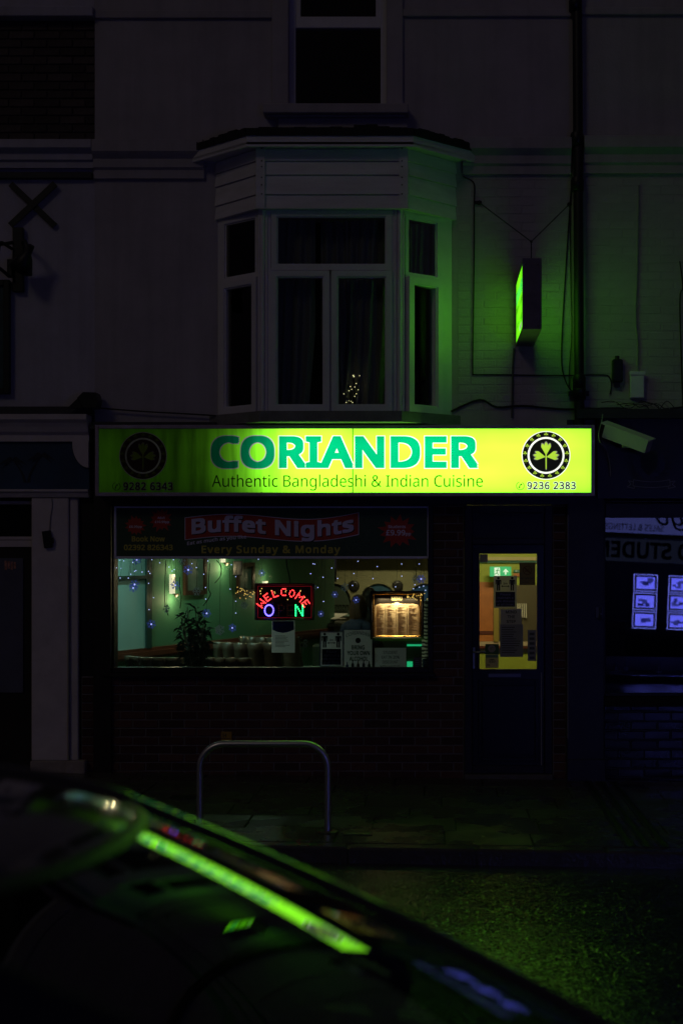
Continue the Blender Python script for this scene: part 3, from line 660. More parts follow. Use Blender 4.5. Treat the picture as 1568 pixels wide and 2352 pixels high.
MB().box(X(182), XL - .001, .01, .22, -.1, 3.215).build('return_wall', BLACK, lb)
q = frame(MB(), X(-260), X(78), Z(1240), Z(1150), .03, .05, .11); q.box(X(-260), X(78), .04, .12, Z(1256), Z(1241)); tr_ = q.build('transom_frame', TRIMW, lb)
MB().box(X(-252), X(70), .08, .086, Z(1232), Z(1158)).build('pane', GLASSD, tr_)
MB().box(X(-260), X(78), .06, .1, -.1, Z(1257)).build('door_leaf_surround', FRAMEB, lb)
ld = MB().box(X(-70), X(50), .045, .06, Z(1592), Z(1282)).build('door_pane', M('grey_blue_blind', (.10, .10, .15), .5, var=.2, vs=3), lb)
q = MB()
for i in range(4): q.box(X(8 + i * 7), X(13 + i * 7), .040, .045, Z(1309 - (i % 2) * 3), Z(1288 + (i * 5) % 4))
q.build('sticker', [M('red_white_sticker', (.5, .22, .16), .6, var=.6, vs=40)], ld)
MB().box(LX, X(182), .21, .3, -.1, 3.25).build('backing_wall', BLACK, lb)
MB().box(LX - .1, XL - .05, .24, 4.2, 9.0, 9.2).build('roof_slab', LEAD, lb)
# things fixed to it
cb = thing('wall_tie_cross', 'black X-shaped iron tie plate on the pale wall under the cornice', 'wall tie', (X(78), -.02, Z(522)))
q = MB().beam((X(27), -.02, Z(424)), (X(128), -.02, Z(520)), .055, .02, (0, 1, 0)); q.build('strap', BLACKM, cb)
q = MB().beam((X(130), -.035, Z(424)), (X(27), -.035, Z(520)), .055, .016, (0, 1, 0)); q.build('strap', BLACKM, cb)
wl_ = thing('wall_lamp', 'black gooseneck wall lamp on an upright black board beside the framed panel', 'wall lamp', (X(45), -.1, Z(672)))
MB().box(X(33), X(57), -.05, 0, Z(672), Z(525), 0, .004).build('mounting_board', BLACK, wl_)
gp = [(X(57), -.06, Z(562)), (X(66), -.16, Z(561)), (X(75), -.22, Z(566)), (X(80), -.24, Z(578)), (X(80), -.24, Z(590))]
q = MB().tube(gp, .014, 8); q.build('arm', BLACKM, wl_)
q = MB(); q.lathe([(.028, .10), (.032, .02), (.06, -.02), (.11, -.14), (.105, -.14), (.05, -.03)], (0, 0, 0), 18)
mt = Matrix.Translation((X(80), -.24, Z(600))) @ Matrix.Rotation(R(32), 4, 'Y') @ Matrix.Rotation(R(20), 4, 'X'); q.v = [tuple(mt @ Vector(p)) for p in q.v]; q.build('lamp_shade', BLACKM, wl_)
wl2 = [(X(33), -.06, Z(575)), (X(18), -.16, Z(566)), (X(5), -.22, Z(572)), (X(2), -.24, Z(590))]
q = MB().tube(wl2, .014, 8).tube([(X(33), -.05, Z(560)), (X(10), -.14, Z(570)), (X(8), -.2, Z(620)), (X(30), -.1, Z(640))], .016, 8).box(X(24), X(34), -.09, -.03, Z(640), Z(600)); q.build('bracket', BLACKM, wl_)
fp = thing('framed_wall_panel', 'tall dark teal picture panel in a black frame on the pale wall', 'wall sign', (X(-25), -.05, Z(906)))
frame(MB(), X(-90), X(26), Z(906), Z(645), .05, -.06, .0).build('frame', BLACK, fp); MB().box(X(-78), X(14), -.03, -.012, Z(894), Z(657)).build('picture', M('teal_picture', (.02, .06, .07), .4, var=.6, vs=4), fp)
fl = thing('floodlight', 'small black floodlight sitting on the ledge above the end of the lit sign', 'floodlight', (X(208), -.15, Z(955)))
q = MB().prism([(X(193), Z(942)), (X(234), Z(942)), (X(238), Z(925)), (X(234), Z(908)), (X(205), Z(907)), (X(192), Z(920))][::-1], -.22, -.05); q.build('housing', BLACK, fl)
MB().prism([(X(170), Z(945)), (X(205), Z(943)), (X(194), Z(922))], -.24, -.20).build('visor', BLACK, fl); MB().box(X(205), X(222), -.15, -.08, Z(956), Z(942)).build('bracket', BLACKM, fl)
dv = thing('door_chime_box', 'small black device dangling from a wire on the white pilaster', 'device', (X(116), -.08, Z(1260)))
q = MB().box(-.042, .03, -.03, .012, -.075, .075, 0, .006).box(.03, .045, -.02, .0, -.04, .01); mt = Matrix.Translation((X(117), -.074, Z(1239))) @ Matrix.Rotation(R(-8), 4, 'Y'); q.v = [tuple(mt @ Vector(p)) for p in q.v]; q.build('body', BLACK, dv)
wire('flex', [(X(119), -.07, Z(1220)), (X(121), -.068, Z(1190)), (X(125), -.066, Z(1165)), (X(124), -.066, Z(1146))], .004, CABLEW, parent=dv)

# ------------------------------------------------------------------ neighbour with the dark fascia
rbld = thing('estate_agent_building', 'neighbouring building of cream painted brick over a dark fascia and wide dim window', 'building', (2.9, .1, 0))
RX = 5.6
ruw = MB().box(XR + .002, RX, .002, .25, 3.22, 9.1).build('upper_wall', PAINT_R, rbld)
brickwork(ruw, [(XR + .06, X(1600), 3.24 + i * .075, i + 1) for i in range(28)], .002, BRICKPAINT_R, jit=.0012, proud=-.0028, seed=21, gap=.008)
MB().box(XR + .03, RX, -.03, .0, Z(36), Z(20), 0, .006).build('panel_moulding', PAINT_R, rbld)
string_course(XR + .05, RX, Z(318), Z(400), rbld, PAINT_R)
MB().box(XR - .02, RX, -.16, .05, 3.14, 3.22).build('ledge_flashing', LEAD, rbld)
FASC = M('black_fascia_board', (.010, .011, .010), .35, var=.3, vs=4)
rf = MB().box(X(1368), RX, -.10, .1, Z(1146), 3.14).build('fascia', FASC, rbld)
PALE = M('pale_line_paint', (.28, .27, .26), .6); OLIVE = M('olive_gilt_paint', (.028, .026, .010), .5)
def stroke(name, uv, w_, y, mat, parent, closed=False):
    q = MB(); P = [Vector((X(u, y), Z(v, y))) for u, v in uv]
    if closed: P.append(P[0])
    for i in range(len(P) - 1):
        d = (P[i + 1] - P[i]).normalized(); n_ = Vector((-d.y, d.x)) * w_; e_ = d * w_ * .6
        q.add([(p.x, y, p.y) for p in (P[i] - n_ - e_, P[i + 1] - n_ + e_, P[i + 1] + n_ + e_, P[i] + n_ - e_)], [(0, 1, 2, 3)])
        y -= .0002
    return q.build(name, mat, parent, fix=False)
fy = -.104
c8 = lambda a, b: ((2100 + a * .306) / 1.5944, (1480 + b * .306) / 1.5944)
top_ = [c8(712 + (1145 - 712) * t, 905 + 24 * math.sin(math.pi * t)) for t in [i / 8 for i in range(9)]]; bot_ = [c8(705 + (1150 - 705) * t, 978 + 20 * math.sin(math.pi * t)) for t in [i / 8 for i in range(9)]]
stroke('painted_ribbon', top_ + bot_[::-1], .0032, fy, PALE, rf, True)
stroke('painted_ribbon', [c8(a, b) for a, b in ((712, 930), (650, 916), (680, 958), (636, 990), (720, 1010), (722, 982))], .003, fy, PALE, rf); stroke('painted_ribbon', [c8(a, b) for a, b in ((1145, 930), (1210, 920), (1175, 960), (1213, 990), (1127, 1008), (1127, 982))], .003, fy, PALE, rf)
q = MB()                                                          # dim wreath round a shield
for s in (-1, 1):
    for i in range(9):
        a = R(-70 + 125 * i / 8); cu, cv = 1490 + s * 44 * math.cos(a), 1062 - 44 * math.sin(a)
        for k in (-1, 1):
            b = a + R(90 + k * 38); P = [(0, 0), (7, -2.6), (13, 0), (7, 2.6)]
            q.add([(X(cu + s * (px * math.cos(b) - pv * math.sin(b)), fy), fy, Z(cv - (px * math.sin(b) + pv * math.cos(b)), fy)) for px, pv in P], [(0, 1, 2, 3)])
for P in ([(1470, 1035), (1510, 1035), (1508, 1075), (1490, 1096), (1472, 1075)], [(1484, 1030), (1486, 1005), (1490, 998), (1494, 1005), (1496, 1030)]): q.add([(X(u, fy), fy - .0006, Z(v, fy)) for u, v in P], [list(range(len(P)))])
q.build('painted_wreath', OLIVE, rf, fix=False)
NAVY = M('navy_gloss_paint', (.022, .024, .045), .45, var=.35, vs=3, bump=.12, bs=25)
rp = MB().box(X(1299.5), X(1384), -.075, .22, gz(1.4) - .03, 2.474, 0, .006).build('pilaster', NAVY, rbld)
MB().box(X(1300.5), X(1367.5), -.03, .22, 2.476, 3.138).build('fascia_light_stop', FASC, rbld)  # backing added behind the sign's end to shut off leaking lobby light
MB().tube([(X(1301), -.08, .35), (X(1301), -.08, 2.3)], .005, 6).build('edge_bead', PALE, rp)
MB().box(X(1299), X(1387), -.10, -.06, gz(1.4) - .03, .17, 0, .006).build('plinth', NAVY, rp)
q = MB().box(X(1365), X(1380), -.09, -.07, Z(1418), Z(1394), 0, .003); q.build('keypad_plate', M('blue_grey_plate', (.12, .13, .22), .4), rp); q = MB().box(X(1371), X(1378), -.11, -.09, Z(1424), Z(1394), 0, .004).sphere((X(1376), -.112, Z(1409)), .006, 6, 1); q.build('keypad', [BLACK, STEEL], rp)
q = frame(MB(), X(1384), RX, Z(1598), 2.43, .018, -.03, .07); q.box(X(1389), RX, -.02, .06, Z(1189), Z(1156), 0, .003); rwf = q.build('window_frame', FRAMEB, rbld)
MB().box(X(1389), RX - .02, .025, .031, Z(1593), Z(1189)).build('pane', glass('estate_window_glass', 1.75, (.80, .82, .85)), rwf)
MB().box(X(1384), RX, -.05, .1, Z(1622), Z(1599), 0, .005).build('window_sill', M('matt_black_sill', (.012, .011, .011), .85), rbld)
rc = MB().box(X(1384), RX, .02, .24, -.2, Z(1622)).build('riser_core', BLACK, rbld)
brickwork(rc, [(X(1386), X(1640), -.09 + i * .083, i) for i in range(9)], .02, M('glazed_navy_brick', (.014, .015, .03), .12, var=.3, vs=9, bump=.18, bs=18, rnd=.2), L=.235, H=.083, seed=31, proud=.004, gap=.012, jit=.002)
MB().box(XR, RX + .05, .24, 4.2, 9.1, 9.25).build('roof_slab', LEAD, rbld)
# security camera on the dark fascia
cc = thing('security_camera', 'white boxy security camera tilted down on the dark fascia past the lit sign', 'security camera', (X(1388, -.2), -.1, Z(1040)))
A_, B_ = Vector((X(1392, -.25), -.22, Z(987, -.25))), Vector((X(1486, -.32), -.40, Z(1026, -.32)))
q = MB(); q.beam(A_, B_, .11, .115, (0, -.25, 1)); q.build('housing', M('white_camera_case', (.62, .60, .66), .35, var=.05), cc)
d_ = (B_ - A_).normalized(); q = MB().beam(A_ - d_ * .02 + Vector((0, 0, .062)), B_ + d_ * .035 + Vector((0, 0, .062)), .125, .012, (0, -.25, 1)); q.build('sun_shield', UPVC, cc)
q = MB().beam(A_ + d_ * .02 + Vector((0, -.06, 0)), A_ + d_ * .10 + Vector((0, -.06, 0)), .004, .06, (0, -.25, 1)); q.build('label_plate', M('blue_label', (.16, .16, .45), .5), cc)
q = MB().tube([A_ + d_ * .08 + Vector((0, .06, -.03)), (X(1400), -.11, Z(1015)), (X(1398), -.10, Z(1000))], .018, 8).box(X(1385), X(1412), -.12, -.10, Z(1010), Z(955)); q.build('bracket', BLACKM, cc)
q = MB().box(X(1428, -.3), X(1445, -.3), -.30, -.24, Z(1028, -.3), Z(1012, -.3), 0, .004); q.build('sensor_pod', UPVC, cc)
wire('flex', [(X(1398, -.12), -.12, Z(952, -.12)), (X(1385, -.14), -.14, Z(950)), (X(1381, -.2), -.2, Z(972)), (X(1374, -.28), -.28, Z(995, -.28)), (X(1377, -.28), -.28, Z(1015, -.28)), (X(1390, -.2), -.2, Z(1030, -.2)), (X(1398, -.13), -.13, Z(1060, -.13)), (X(1401, -.12), -.12, Z(1095, -.12))], .005, CABLEW, parent=cc)

# ------------------------------------------------------------------ boards and notices in the restaurant window
def leafsheet(q, u0, u1, v0, v1, y): return q.add([(X(u0, y), y, Z(v1, y)), (X(u1, y), y, Z(v1, y)), (X(u1, y), y, Z(v0, y)), (X(u0, y), y, Z(v0, y))], [(0, 1, 2, 3)])
def sheet(q, u0, u1, v0, v1, y, t=.004, mi=0): return q.box(X(u0, y), X(u1, y), y, y + t, Z(v1, y), Z(v0, y), mi)
def starburst(u, v, ru, rv, y, mat, parent, n=15, seed=0, name='starburst'):
    rg = random.Random(seed); P = []
    for i in range(2 * n):
        a = math.pi * i / n; k = (1.0 + rg.uniform(-.16, .1)) if i % 2 == 0 else .66
        P.append((X(u + ru * k * math.cos(a), y), Z(v - rv * k * math.sin(a), y)))
    c = (X(u, y), Z(v, y)); q = MB().add([(c[0], y, c[1])] + [(a, y, b) for a, b in P], [(0, 1 + i, 1 + (i + 1) % (2 * n)) for i in range(2 * n)])
    return q.build(name, mat, parent, fix=False)
def T(name, body, u0, u1, v0, v1, y, mat, parent, **k): return text(name, body, X(u0, y), X(u1, y), Z(v1, y), Z(v0, y), y, mat, parent, **k)
by = -.015
bn = thing('window_banner', 'dark green banner with red Buffet Nights ribbon across the top of the restaurant window', 'banner', (X(624), by, Z(1284)))
BG = M('banner_dark_green', (.04, .085, .045), .45, var=.15, vs=4); BW = M('banner_pale', (.85, .82, 1.0), .5); BR = M('banner_red', (.52, .05, .025), .5); BY_ = M('banner_yellow', (.62, .56, .08), .5)
sheet(MB(), 264, 984, 1163, 1281, by + .002, .006).build('board', BG, bn)
frame(MB(), X(262, by), X(986.5, by), Z(1283.5, by), Z(1161, by), .022, by - .004, by + .012).build('border', BW, bn)
wave = lambda t: -8 * math.sin(2 * math.pi * t) - 12 * t ** 3
def ribbon(name, u0, u1, v0, v1, y, mat):
    q = MB(); n = 32; v = []
    for i in range(n + 1):
        t = i / n; u = u0 + (u1 - u0) * t; v += [(X(u, y), y, Z(v0 + wave(t), y)), (X(u, y), y, Z(v1 + wave(t), y))]
    q.add(v, [(2 * i, 2 * i + 1, 2 * i + 3, 2 * i + 2) for i in range(n)]); q.build(name, mat, bn, fix=False)
ribbon('ribbon_edge', 424.5, 824, 1188.5, 1240.5, by - .0005, BW); ribbon('ribbon', 426, 822.5, 1190, 1239, by - .0012, BR)
def wav(u0, u1):
    def f(px, pz):
        u = px * CF / (CD + by) + CU; t = min(1, max(0, (u - 424) / 400)); return px, pz - wave(t) * (CD + by) / CF
    return f
T('lettering', 'Buffet Nights', 440, 812, 1192, 1240, by - .0028, M('banner_lilac', (.78, .74, 1.0), .5), bn, bold=.035, warp=wav(0, 0), spacing=1.03); T('letter_shadow', 'Buffet Nights', 442, 814, 1194.5, 1242.5, by - .0019, M('banner_shadow', (.03, .01, .02), .6), bn, bold=.035, warp=wav(0, 0), spacing=1.03)
def slant(px, pz):
    u = px * CF / (CD + by) + CU; t = (u - 430) / 136; return px, pz + .062 * math.sin(t * 1.3)
T('lettering', 'Eat as much as you like', 430, 566, 1244, 1255, by - .002, BW, bn, bold=.02, warp=slant); T('lettering', 'Every Sunday & Monday', 463, 781, 1252, 1276, by - .002, BY_, bn, bold=.025, spacing=1.12)
T('lettering', 'Book Now', 303, 379, 1231, 1244, by - .002, BY_, bn, bold=.025); T('lettering', '02392 826343', 285, 397, 1251, 1264, by - .002, BY_, bn, bold=.025)
for u, v, a, b, ts in ((311, 1207, 25, 24, (('£6.99pp', 297, 326, 1207, 1214),)), (370, 1194, 27, 28, (('Adult', 362, 379, 1186, 1192), ('£10.99pp', 356, 389, 1196, 1203))), (913, 1221, 45, 38, (('Students', 891, 931, 1206, 1213), ('£9.99', 886, 930, 1217, 1230), ('pp', 931, 943, 1224, 1232)))):
    starburst(u, v, a, b, by - .002, BR, bn, 13, int(u))
    for body, a0, a1, b0, b1 in ts: T('lettering', body, a0, a1, b0, b1, by - .0035, BW, bn, bold=.02)

def papermat(name, col, tr=.5):
    """thin paper: some light comes through from behind"""
    m = bpy.data.materials.new(name); m.use_nodes = True; MATS[name] = m; n = m.node_tree.nodes; L = m.node_tree.links; n.clear()
    o = n.new('ShaderNodeOutputMaterial'); mx = n.new('ShaderNodeMixShader'); mx.inputs[0].default_value = tr; d = n.new('ShaderNodeBsdfDiffuse'); t = n.new('ShaderNodeBsdfTranslucent')
    d.inputs[0].default_value = (*col, 1); t.inputs[0].default_value = (*col, 1); L.new(d.outputs[0], mx.inputs[1]); L.new(t.outputs[0], mx.inputs[2]); L.new(mx.outputs[0], o.inputs[0]); return m
POSTERW = papermat('white_notice', (.82, .81, .88), .55); PB = M('notice_black', (.015, .015, .018), .5); PG = M('notice_grey', (.10, .11, .13), .6); PGR = M('notice_green', (.03, .10, .04), .6); PBLUE = M('notice_blue', (.05, .06, .22), .5)
py = .075
def lines(q, u0, u1, v0, v1, n, y, seed=0, th=.35, mi=0):
    rg = random.Random(seed); st = (v1 - v0) / n
    for i in range(n):
        q.box(X(u0, y), X(u0 + (u1 - u0) * rg.uniform(.55, 1), y), y - .0012, y, Z(v0 + st * (i + th), y), Z(v0 + st * i, y), mi)
    return q
def figure(q, u, v0, v1, y):
    h = v1 - v0; n = 14; r = h * .095
    q.prism([(X(u + r * math.cos(2 * math.pi * i / n), y), Z(v0 + r - r * math.sin(2 * math.pi * i / n), y)) for i in range(n)], y - .001, y)
    P = [(-.19, .22), (.19, .22), (.21, .26), (.21, .55), (.15, .55), (.14, .32), (.12, .32), (.12, 1), (.02, 1), (.02, .6), (-.02, .6), (-.02, 1), (-.12, 1), (-.12, .32), (-.14, .32), (-.15, .55), (-.21, .55), (-.21, .26)]
    q.prism([(X(u + a * h, y), Z(v0 + b * h, y)) for a, b in P], y - .001, y); return q
def distance_poster(p, u0, u1, v0, v1, y):
    w_, h = u1 - u0, v1 - v0; leafsheet(MB(), u0, u1, v0, v1, y).build('board', POSTERW, p)
    q = MB(); yy = y - .0005; figure(q, u0 + .20 * w_, v0 + .03 * h, v0 + .46 * h, yy); figure(q, u0 + .80 * w_, v0 + .03 * h, v0 + .46 * h, yy)
    a, b, c = u0 + .32 * w_, u0 + .68 * w_, v0 + .325 * h; d = .022 * h
    q.prism([(X(u, yy), Z(v, yy)) for u, v in ((a, c), (a + 2 * d, c - 1.6 * d), (a + 2 * d, c - .5 * d), (b - 2 * d, c - .5 * d), (b - 2 * d, c - 1.6 * d), (b, c), (b - 2 * d, c + 1.6 * d), (b - 2 * d, c + .5 * d), (a + 2 * d, c + .5 * d), (a + 2 * d, c + 1.6 * d))][::-1], yy - .001, yy)
    q.build('figures', PB, p); T('lettering', '2m', u0 + .41 * w_, u0 + .59 * w_, v0 + .21 * h, v0 + .27 * h, yy - .001, PB, p, bold=.02)
    sheet(MB(), u0 + .08 * w_, u0 + .92 * w_, v0 + .50 * h, v0 + .96 * h, yy - .0015, .001).build('black_panel', PB, p)
    for i, (s, k) in enumerate((('Please', .22), ('maintain a', .34), ('safe distance', .42), ('at all times', .36))):
        T('lettering', s, u0 + (.5 - k) * w_, u0 + (.5 + k) * w_, v0 + (.54 + .105 * i) * h, v0 + (.615 + .105 * i) * h, yy - .003, M('notice_text_grey', (.26, .25, .30), .6), p, bold=.015)
n1 = thing('paper_notice', 'white paper notice with dark blue heading hung below the LED sign', 'notice', (X(650), .1, Z(1499)))
leafsheet(MB(), 624, 677, 1425, 1499, py).build('paper', POSTERW, n1)
yy = py - .0006; MB().prism([(X(a, yy), Z(b, yy)) for a, b in ((626, 1427), (675, 1427), (675, 1446), (664, 1451), (650, 1454), (636, 1451), (626, 1446))][::-1], yy - .001, yy).build('heading', PBLUE, n1); lines(MB(), 632, 668, 1460, 1488, 9, yy, 3).build('print', PG, n1)
n2 = thing('distance_poster', 'framed black and white keep-your-distance poster at the foot of the restaurant window', 'poster', (X(760), .1, Z(1531))); distance_poster(n2, 735, 787, 1451, 1530, py); frame(MB(), X(734, py), X(788, py), Z(1531, py), Z(1450, py), .008, py - .006, py + .004).build('frame', M('silver_frame', (.35, .34, .40), .4, metal=.4), n2)
n3 = thing('bring_your_own_poster', 'pale poster about bringing your own alcohol, with a row of bottles', 'poster', (X(822), .1, Z(1541)))
leafsheet(MB(), 790, 854, 1447, 1540, py + .012).build('paper', POSTERW, n3); yy = py + .0112
def arc(px, pz):
    t = (px - X(793, yy)) / (X(851, yy) - X(793, yy)); return px, pz + .030 * math.sin(math.pi * t) - .015
T('lettering', 'CORIANDER', 794, 850, 1453, 1461, yy, M('notice_teal', (.10, .20, .20), .6), n3, bold=.01, warp=arc)
q = MB(); q.lathe([(.024, 0), (.024, .0015)], (X(822, yy), yy - .0015, Z(1471, yy)), 20, 'y'); q.build('emblem', PB, n3)
for s, a, b, v in (('BRING', 807, 837, 1482), ('YOUR OWN', 797, 849, 1495), ('ALCOHOL', 802, 845, 1508)): T('lettering', s, a, b, v, v + 10, yy, PGR, n3, bold=.035)
for i, (m_, k) in enumerate(((PBLUE, .8), (PB, 1), (M('notice_brown', (.10, .06, .03), .6), .95), (PB, 1), (PGR, .9))):
    u = 797 + i * 12.6; b = .9; h = 22 * k; P = [(-3.2, 0), (3.2, 0), (3.2, -.55), (1.1, -.72), (1.1, -1), (-1.1, -1), (-1.1, -.72), (-3.2, -.55)]
    MB().prism([(X(u + a, yy), Z(1538 + c * h, yy)) for a, c in P], yy - .001, yy).build('printed_bottle', m_, n3)
n4 = thing('student_notice', 'white student discount notice propped below the lit menu', 'notice', (X(896), .08, Z(1541)))
leafsheet(MB(), 860, 932, 1488, 1541, py - .01).build('paper', POSTERW, n4); yy = py - .0108
for i, (s, a, b) in enumerate((('STUDENT', 880, 912), ('EAT IN 20%', 876, 917), ('DISCOUNT', 878, 914), ('WITH VALID ID', 872, 918))): T('lettering', s, a, b, 1495 + i * 11, 1502 + i * 11, yy, PG, n4, bold=.012)
for u0, u1, v0, c, nm in ((949, 968, 1510, (.45, .30, .28), 'pink and white leaflet standing in the corner of the window'), (970, 988, 1513, (.14, .22, .34), 'blue leaflet standing in the corner of the window')):
    o = thing('leaflet', nm, 'leaflet', (X(u0), .09, Z(1540))); sheet(MB(), u0, u1, v0, 1541, .09).build('paper', M('leaflet_' + str(u0), c, .6, var=.3, vs=30), o); lines(MB(), u0 + 4, u1 - 3, v0 + 6, 1535, 4, .0895, u0).build('print', POSTERW, o)

# LED welcome sign
ly = .06
led = thing('led_welcome_sign', 'black LED sign spelling WELCOME in red dots above a part-lit OPEN', 'LED sign', (X(651), .08, Z(1424)))
MB().box(X(585), X(719), ly, ly + .03, Z(1423, ly), Z(1341, ly)).build('board', BLACK, led)
frame(MB(), X(583.5), X(720.5), Z(1424.5, ly), Z(1339.5, ly), .014, ly - .012, ly + .028).build('frame', BLACK, led)
LR, LB, LG, LO = EM('red_led', (1, .035, .035), 7), EM('blue_led', (.13, .09, 1), 7), EM('green_led', (.02, 1, .22), 4.5), EM('dim_led', (.30, .08, .04), .20)
LRS = EM('red_led_rim', (1, .03, .06), .12)
q = frame(MB(), X(590), X(714), Z(1419, ly), Z(1346, ly), .004, ly - .003, ly - .001); q.build('glow_line', LRS, led)
def dots(name, pts, mat, r=.0070):
    q = MB()
    for u, v in pts: q.lathe([(r, 0), (r * .9, -.004), (r * .4, -.006)], (X(u, ly), ly - .001, Z(v, ly)), 8, 'y')
    return q.build(name, mat, led)
BM = {'W': '10001 10001 10101 11011 10001', 'E': '1111 1000 1110 1000 1111', 'L': '1000 1000 1000 1000 1111', 'C': '0111 1000 1000 1000 0111', 'O': '0110 1001 1001 1001 0110', 'M': '10001 11011 10101 10001 10001'}
for i, ch in enumerate('WELCOME'):
    a = R(-54 + 18 * i); rows_ = BM[ch].split(); P = []
    for r_, row in enumerate(rows_):
        for c_, b in enumerate(row):
            if b == '1':
                x_ = (c_ - (len(row) - 1) / 2) * 3.35; y_ = 63 + (2 - r_) * 3.7
                P.append((651 + (x_ * math.cos(a) + y_ * math.sin(a)) * 1.0, 1423 - (y_ * math.cos(a) - x_ * math.sin(a))))
    dots('lit_letter', P, LR, .0052)
dots('lit_letter', [(618 + 10 * math.cos(R(18 * k)), 1402 - 12.5 * math.sin(R(18 * k))) for k in range(20)], LB, .0066)
dots('lit_letter', [(679, 1390 + 4 * k) for k in range(7)] + [(695, 1390 + 4 * k) for k in range(7)] + [(683 + 2.6 * k, 1394 + 4.6 * k) for k in range(5)], LG, .0066)
dots('unlit_letter', [(640, 1390 + 4 * k) for k in range(7)] + [(644 + 4 * k, 1390) for k in range(2)] + [(644 + 4 * k, 1402) for k in range(2)] + [(652, 1394), (652, 1398)], LO, .003)
dots('unlit_letter', [(660, 1390 + 4 * k) for k in range(7)] + [(664 + 4 * k, v) for k in range(3) for v in (1390, 1402, 1414)], LO, .003)
wire('flex', [(X(664), .05, Z(1340)), (X(663), .06, Z(1325)), (X(657), .07, Z(1300)), (X(656), .07, Z(1284)), (X(656), .07, Z(1240))], .005, CABLE, parent=led)

# lit menu case
my = .07
mc = thing('lit_menu_case', 'gold and black framed menu glowing warm in the restaurant window', 'menu', (X(911), .1, Z(1469)))
GOLD = M('brass_frame', (.55, .36, .12), .25, metal=.9)
MB().box(X(852), X(970), my + .03, my + .04, Z(1466, my), Z(1360, my)).build('back', M('menu_black', (.012, .009, .008), .35), mc)
frame(MB(), X(849.5), X(973), Z(1468.5, my), Z(1357.5, my), .018, my - .03, my + .03).build('outer_frame', BLACK, mc); frame(MB(), X(854.5), X(968), Z(1463.5, my), Z(1362, my), .014, my - .018, my + .028).build('inner_frame', GOLD, mc)
P = [(861, 1460), (861, 1393), (864, 1389), (872, 1387), (898, 1387), (905, 1386), (911, 1382.5), (917, 1386), (925, 1387), (951, 1387), (959, 1389), (962, 1393), (962, 1460)]
yy = my + .024; MB().prism([(X(a, yy), Z(b, yy)) for a, b in P], yy, yy + .004).build('menu_sheet', M('menu_paper', (.74, .62, .42), .6, var=.06, vs=20), mc)
q = MB()
for c_ in range(4):
    u0 = 863.5 + c_ * 24.8
    rg = random.Random(c_)
    for i in range(52):
        v = 1390.5 + i * 1.33
        if rg.random() < .10: continue
        q.box(X(u0, yy), X(u0 + rg.uniform(6, 19), yy), yy - .0012, yy - .0006, Z(v + .55, yy), Z(v, yy)); q.box(X(u0 + 20.5, yy), X(u0 + 22.3, yy), yy - .0012, yy - .0006, Z(v + .5, yy), Z(v, yy))
q.build('print', M('menu_ink', (.22, .14, .08), .7), mc)
for u, b in ((886.7, 1), (911.5, 1), (936.3, 1)): MB().box(X(u, yy), X(u + 1, yy), yy - .001, yy - .0004, Z(1459, yy), Z(1390, yy)).build('column_rule', M('menu_rule', (.85, .75, .52), .6), mc)
T('lettering', 'MENU', 898.5, 923, 1371, 1379, my + .028, EM('gold_lit_letter', (1, .72, .25), .95), mc, bold=.04)
for u, e_ in ((880, .30), (911, .62), (942, .30)):
    l_ = bpy.data.lights.new('menu_lamp', 'AREA'); l_.shape = 'RECTANGLE'; l_.size = .10; l_.size_y = .015; l_.energy = e_; l_.color = (1, .72, .36); l_.spread = R(170)
    lo = bpy.data.objects.new('menu_lamp', l_); COL.objects.link(lo); lo.location = (X(u), my - .020, Z(1376, my)); lo.rotation_euler = (R(14), 0, 0); lo.parent = mc; lo.matrix_parent_inverse = Matrix.Translation(-Vector(mc.location))

# string lights: drops and snowflakes behind the glass
SLB = EM('cold_bulb', (.42, .50, 1), 2.2); SNW = EM('snowflake_acrylic', (.10, .16, .75), .20); SNB = EM('snowflake_core', (.45, .48, 1), 1.5); SND = M('clear_snowflake', (.35, .42, .45), .3, emit=(.3, .45, .42), es=.05); CWIRE = M('clear_wire', (.04, .05, .045), .5)
c5 = lambda a, b: ((400 + a * .2934) / 1.5944, (2040 + b * .2934) / 1.5944); c6 = lambda a, b: ((1130 + a * .287) / 1.5944, (2040 + b * .287) / 1.5944); c3 = lambda a, b: ((390 + a * .389) / 1.5944, (1820 + b * .389) / 1.5944); c4 = lambda a, b: ((900 + a * .4592) / 1.5944, (1820 + b * .4592) / 1.5944)
bl = [c5(*p) for p in ((75, 24), (135, 39), (183, 48), (295, 66), (93, 134), (151, 140), (318, 177), (335, 169), (412, 187), (493, 178), (510, 204), (272, 214), (139, 261), (240, 263), (493, 328), (555, 507), (499, 656), (535, 33), (633, 71), (803, 33), (748, 124), (813, 156), (786, 175), (1033, 82), (1088, 130), (1180, 214), (1203, 380), (1206, 524), (1232, 48), (1525, 96), (1510, 400))] + [c6(*p) for p in ((57, 86), (76, 90), (25, 213), (184, 257), (117, 389), (295, 140), (369, 273), (575, 210), (558, 362), (628, 53), (874, 121), (818, 275), (1185, 88), (1186, 243), (1107, 381), (1408, 88), (1353, 354), (1410, 384), (1463, 370), (1335, 405), (1488, 423), (190, 566))] + [c3(1218, 750), c3(1217, 982), c3(1217, 1093), c3(1430, 586)]
sf_lit = [c5(*p) for p in ((318, 342), (300, 386), (986, 160), (825, 352), (527, 838), (1216, 703), (1538, 884), (345, 36))] + [c6(*p) for p in ((334, 478), (605, 547), (1433, 280), (155, 725))] + [c3(1462, 716)]
sf_dim = [c5(*p) for p in ((716, 645), (1092, 430), (1380, 915), (910, 50))] + [c6(*p) for p in ((462, 385), (66, 390), (1370, 285))] + [c3(1297, 1020), c3(1066, 1250)]
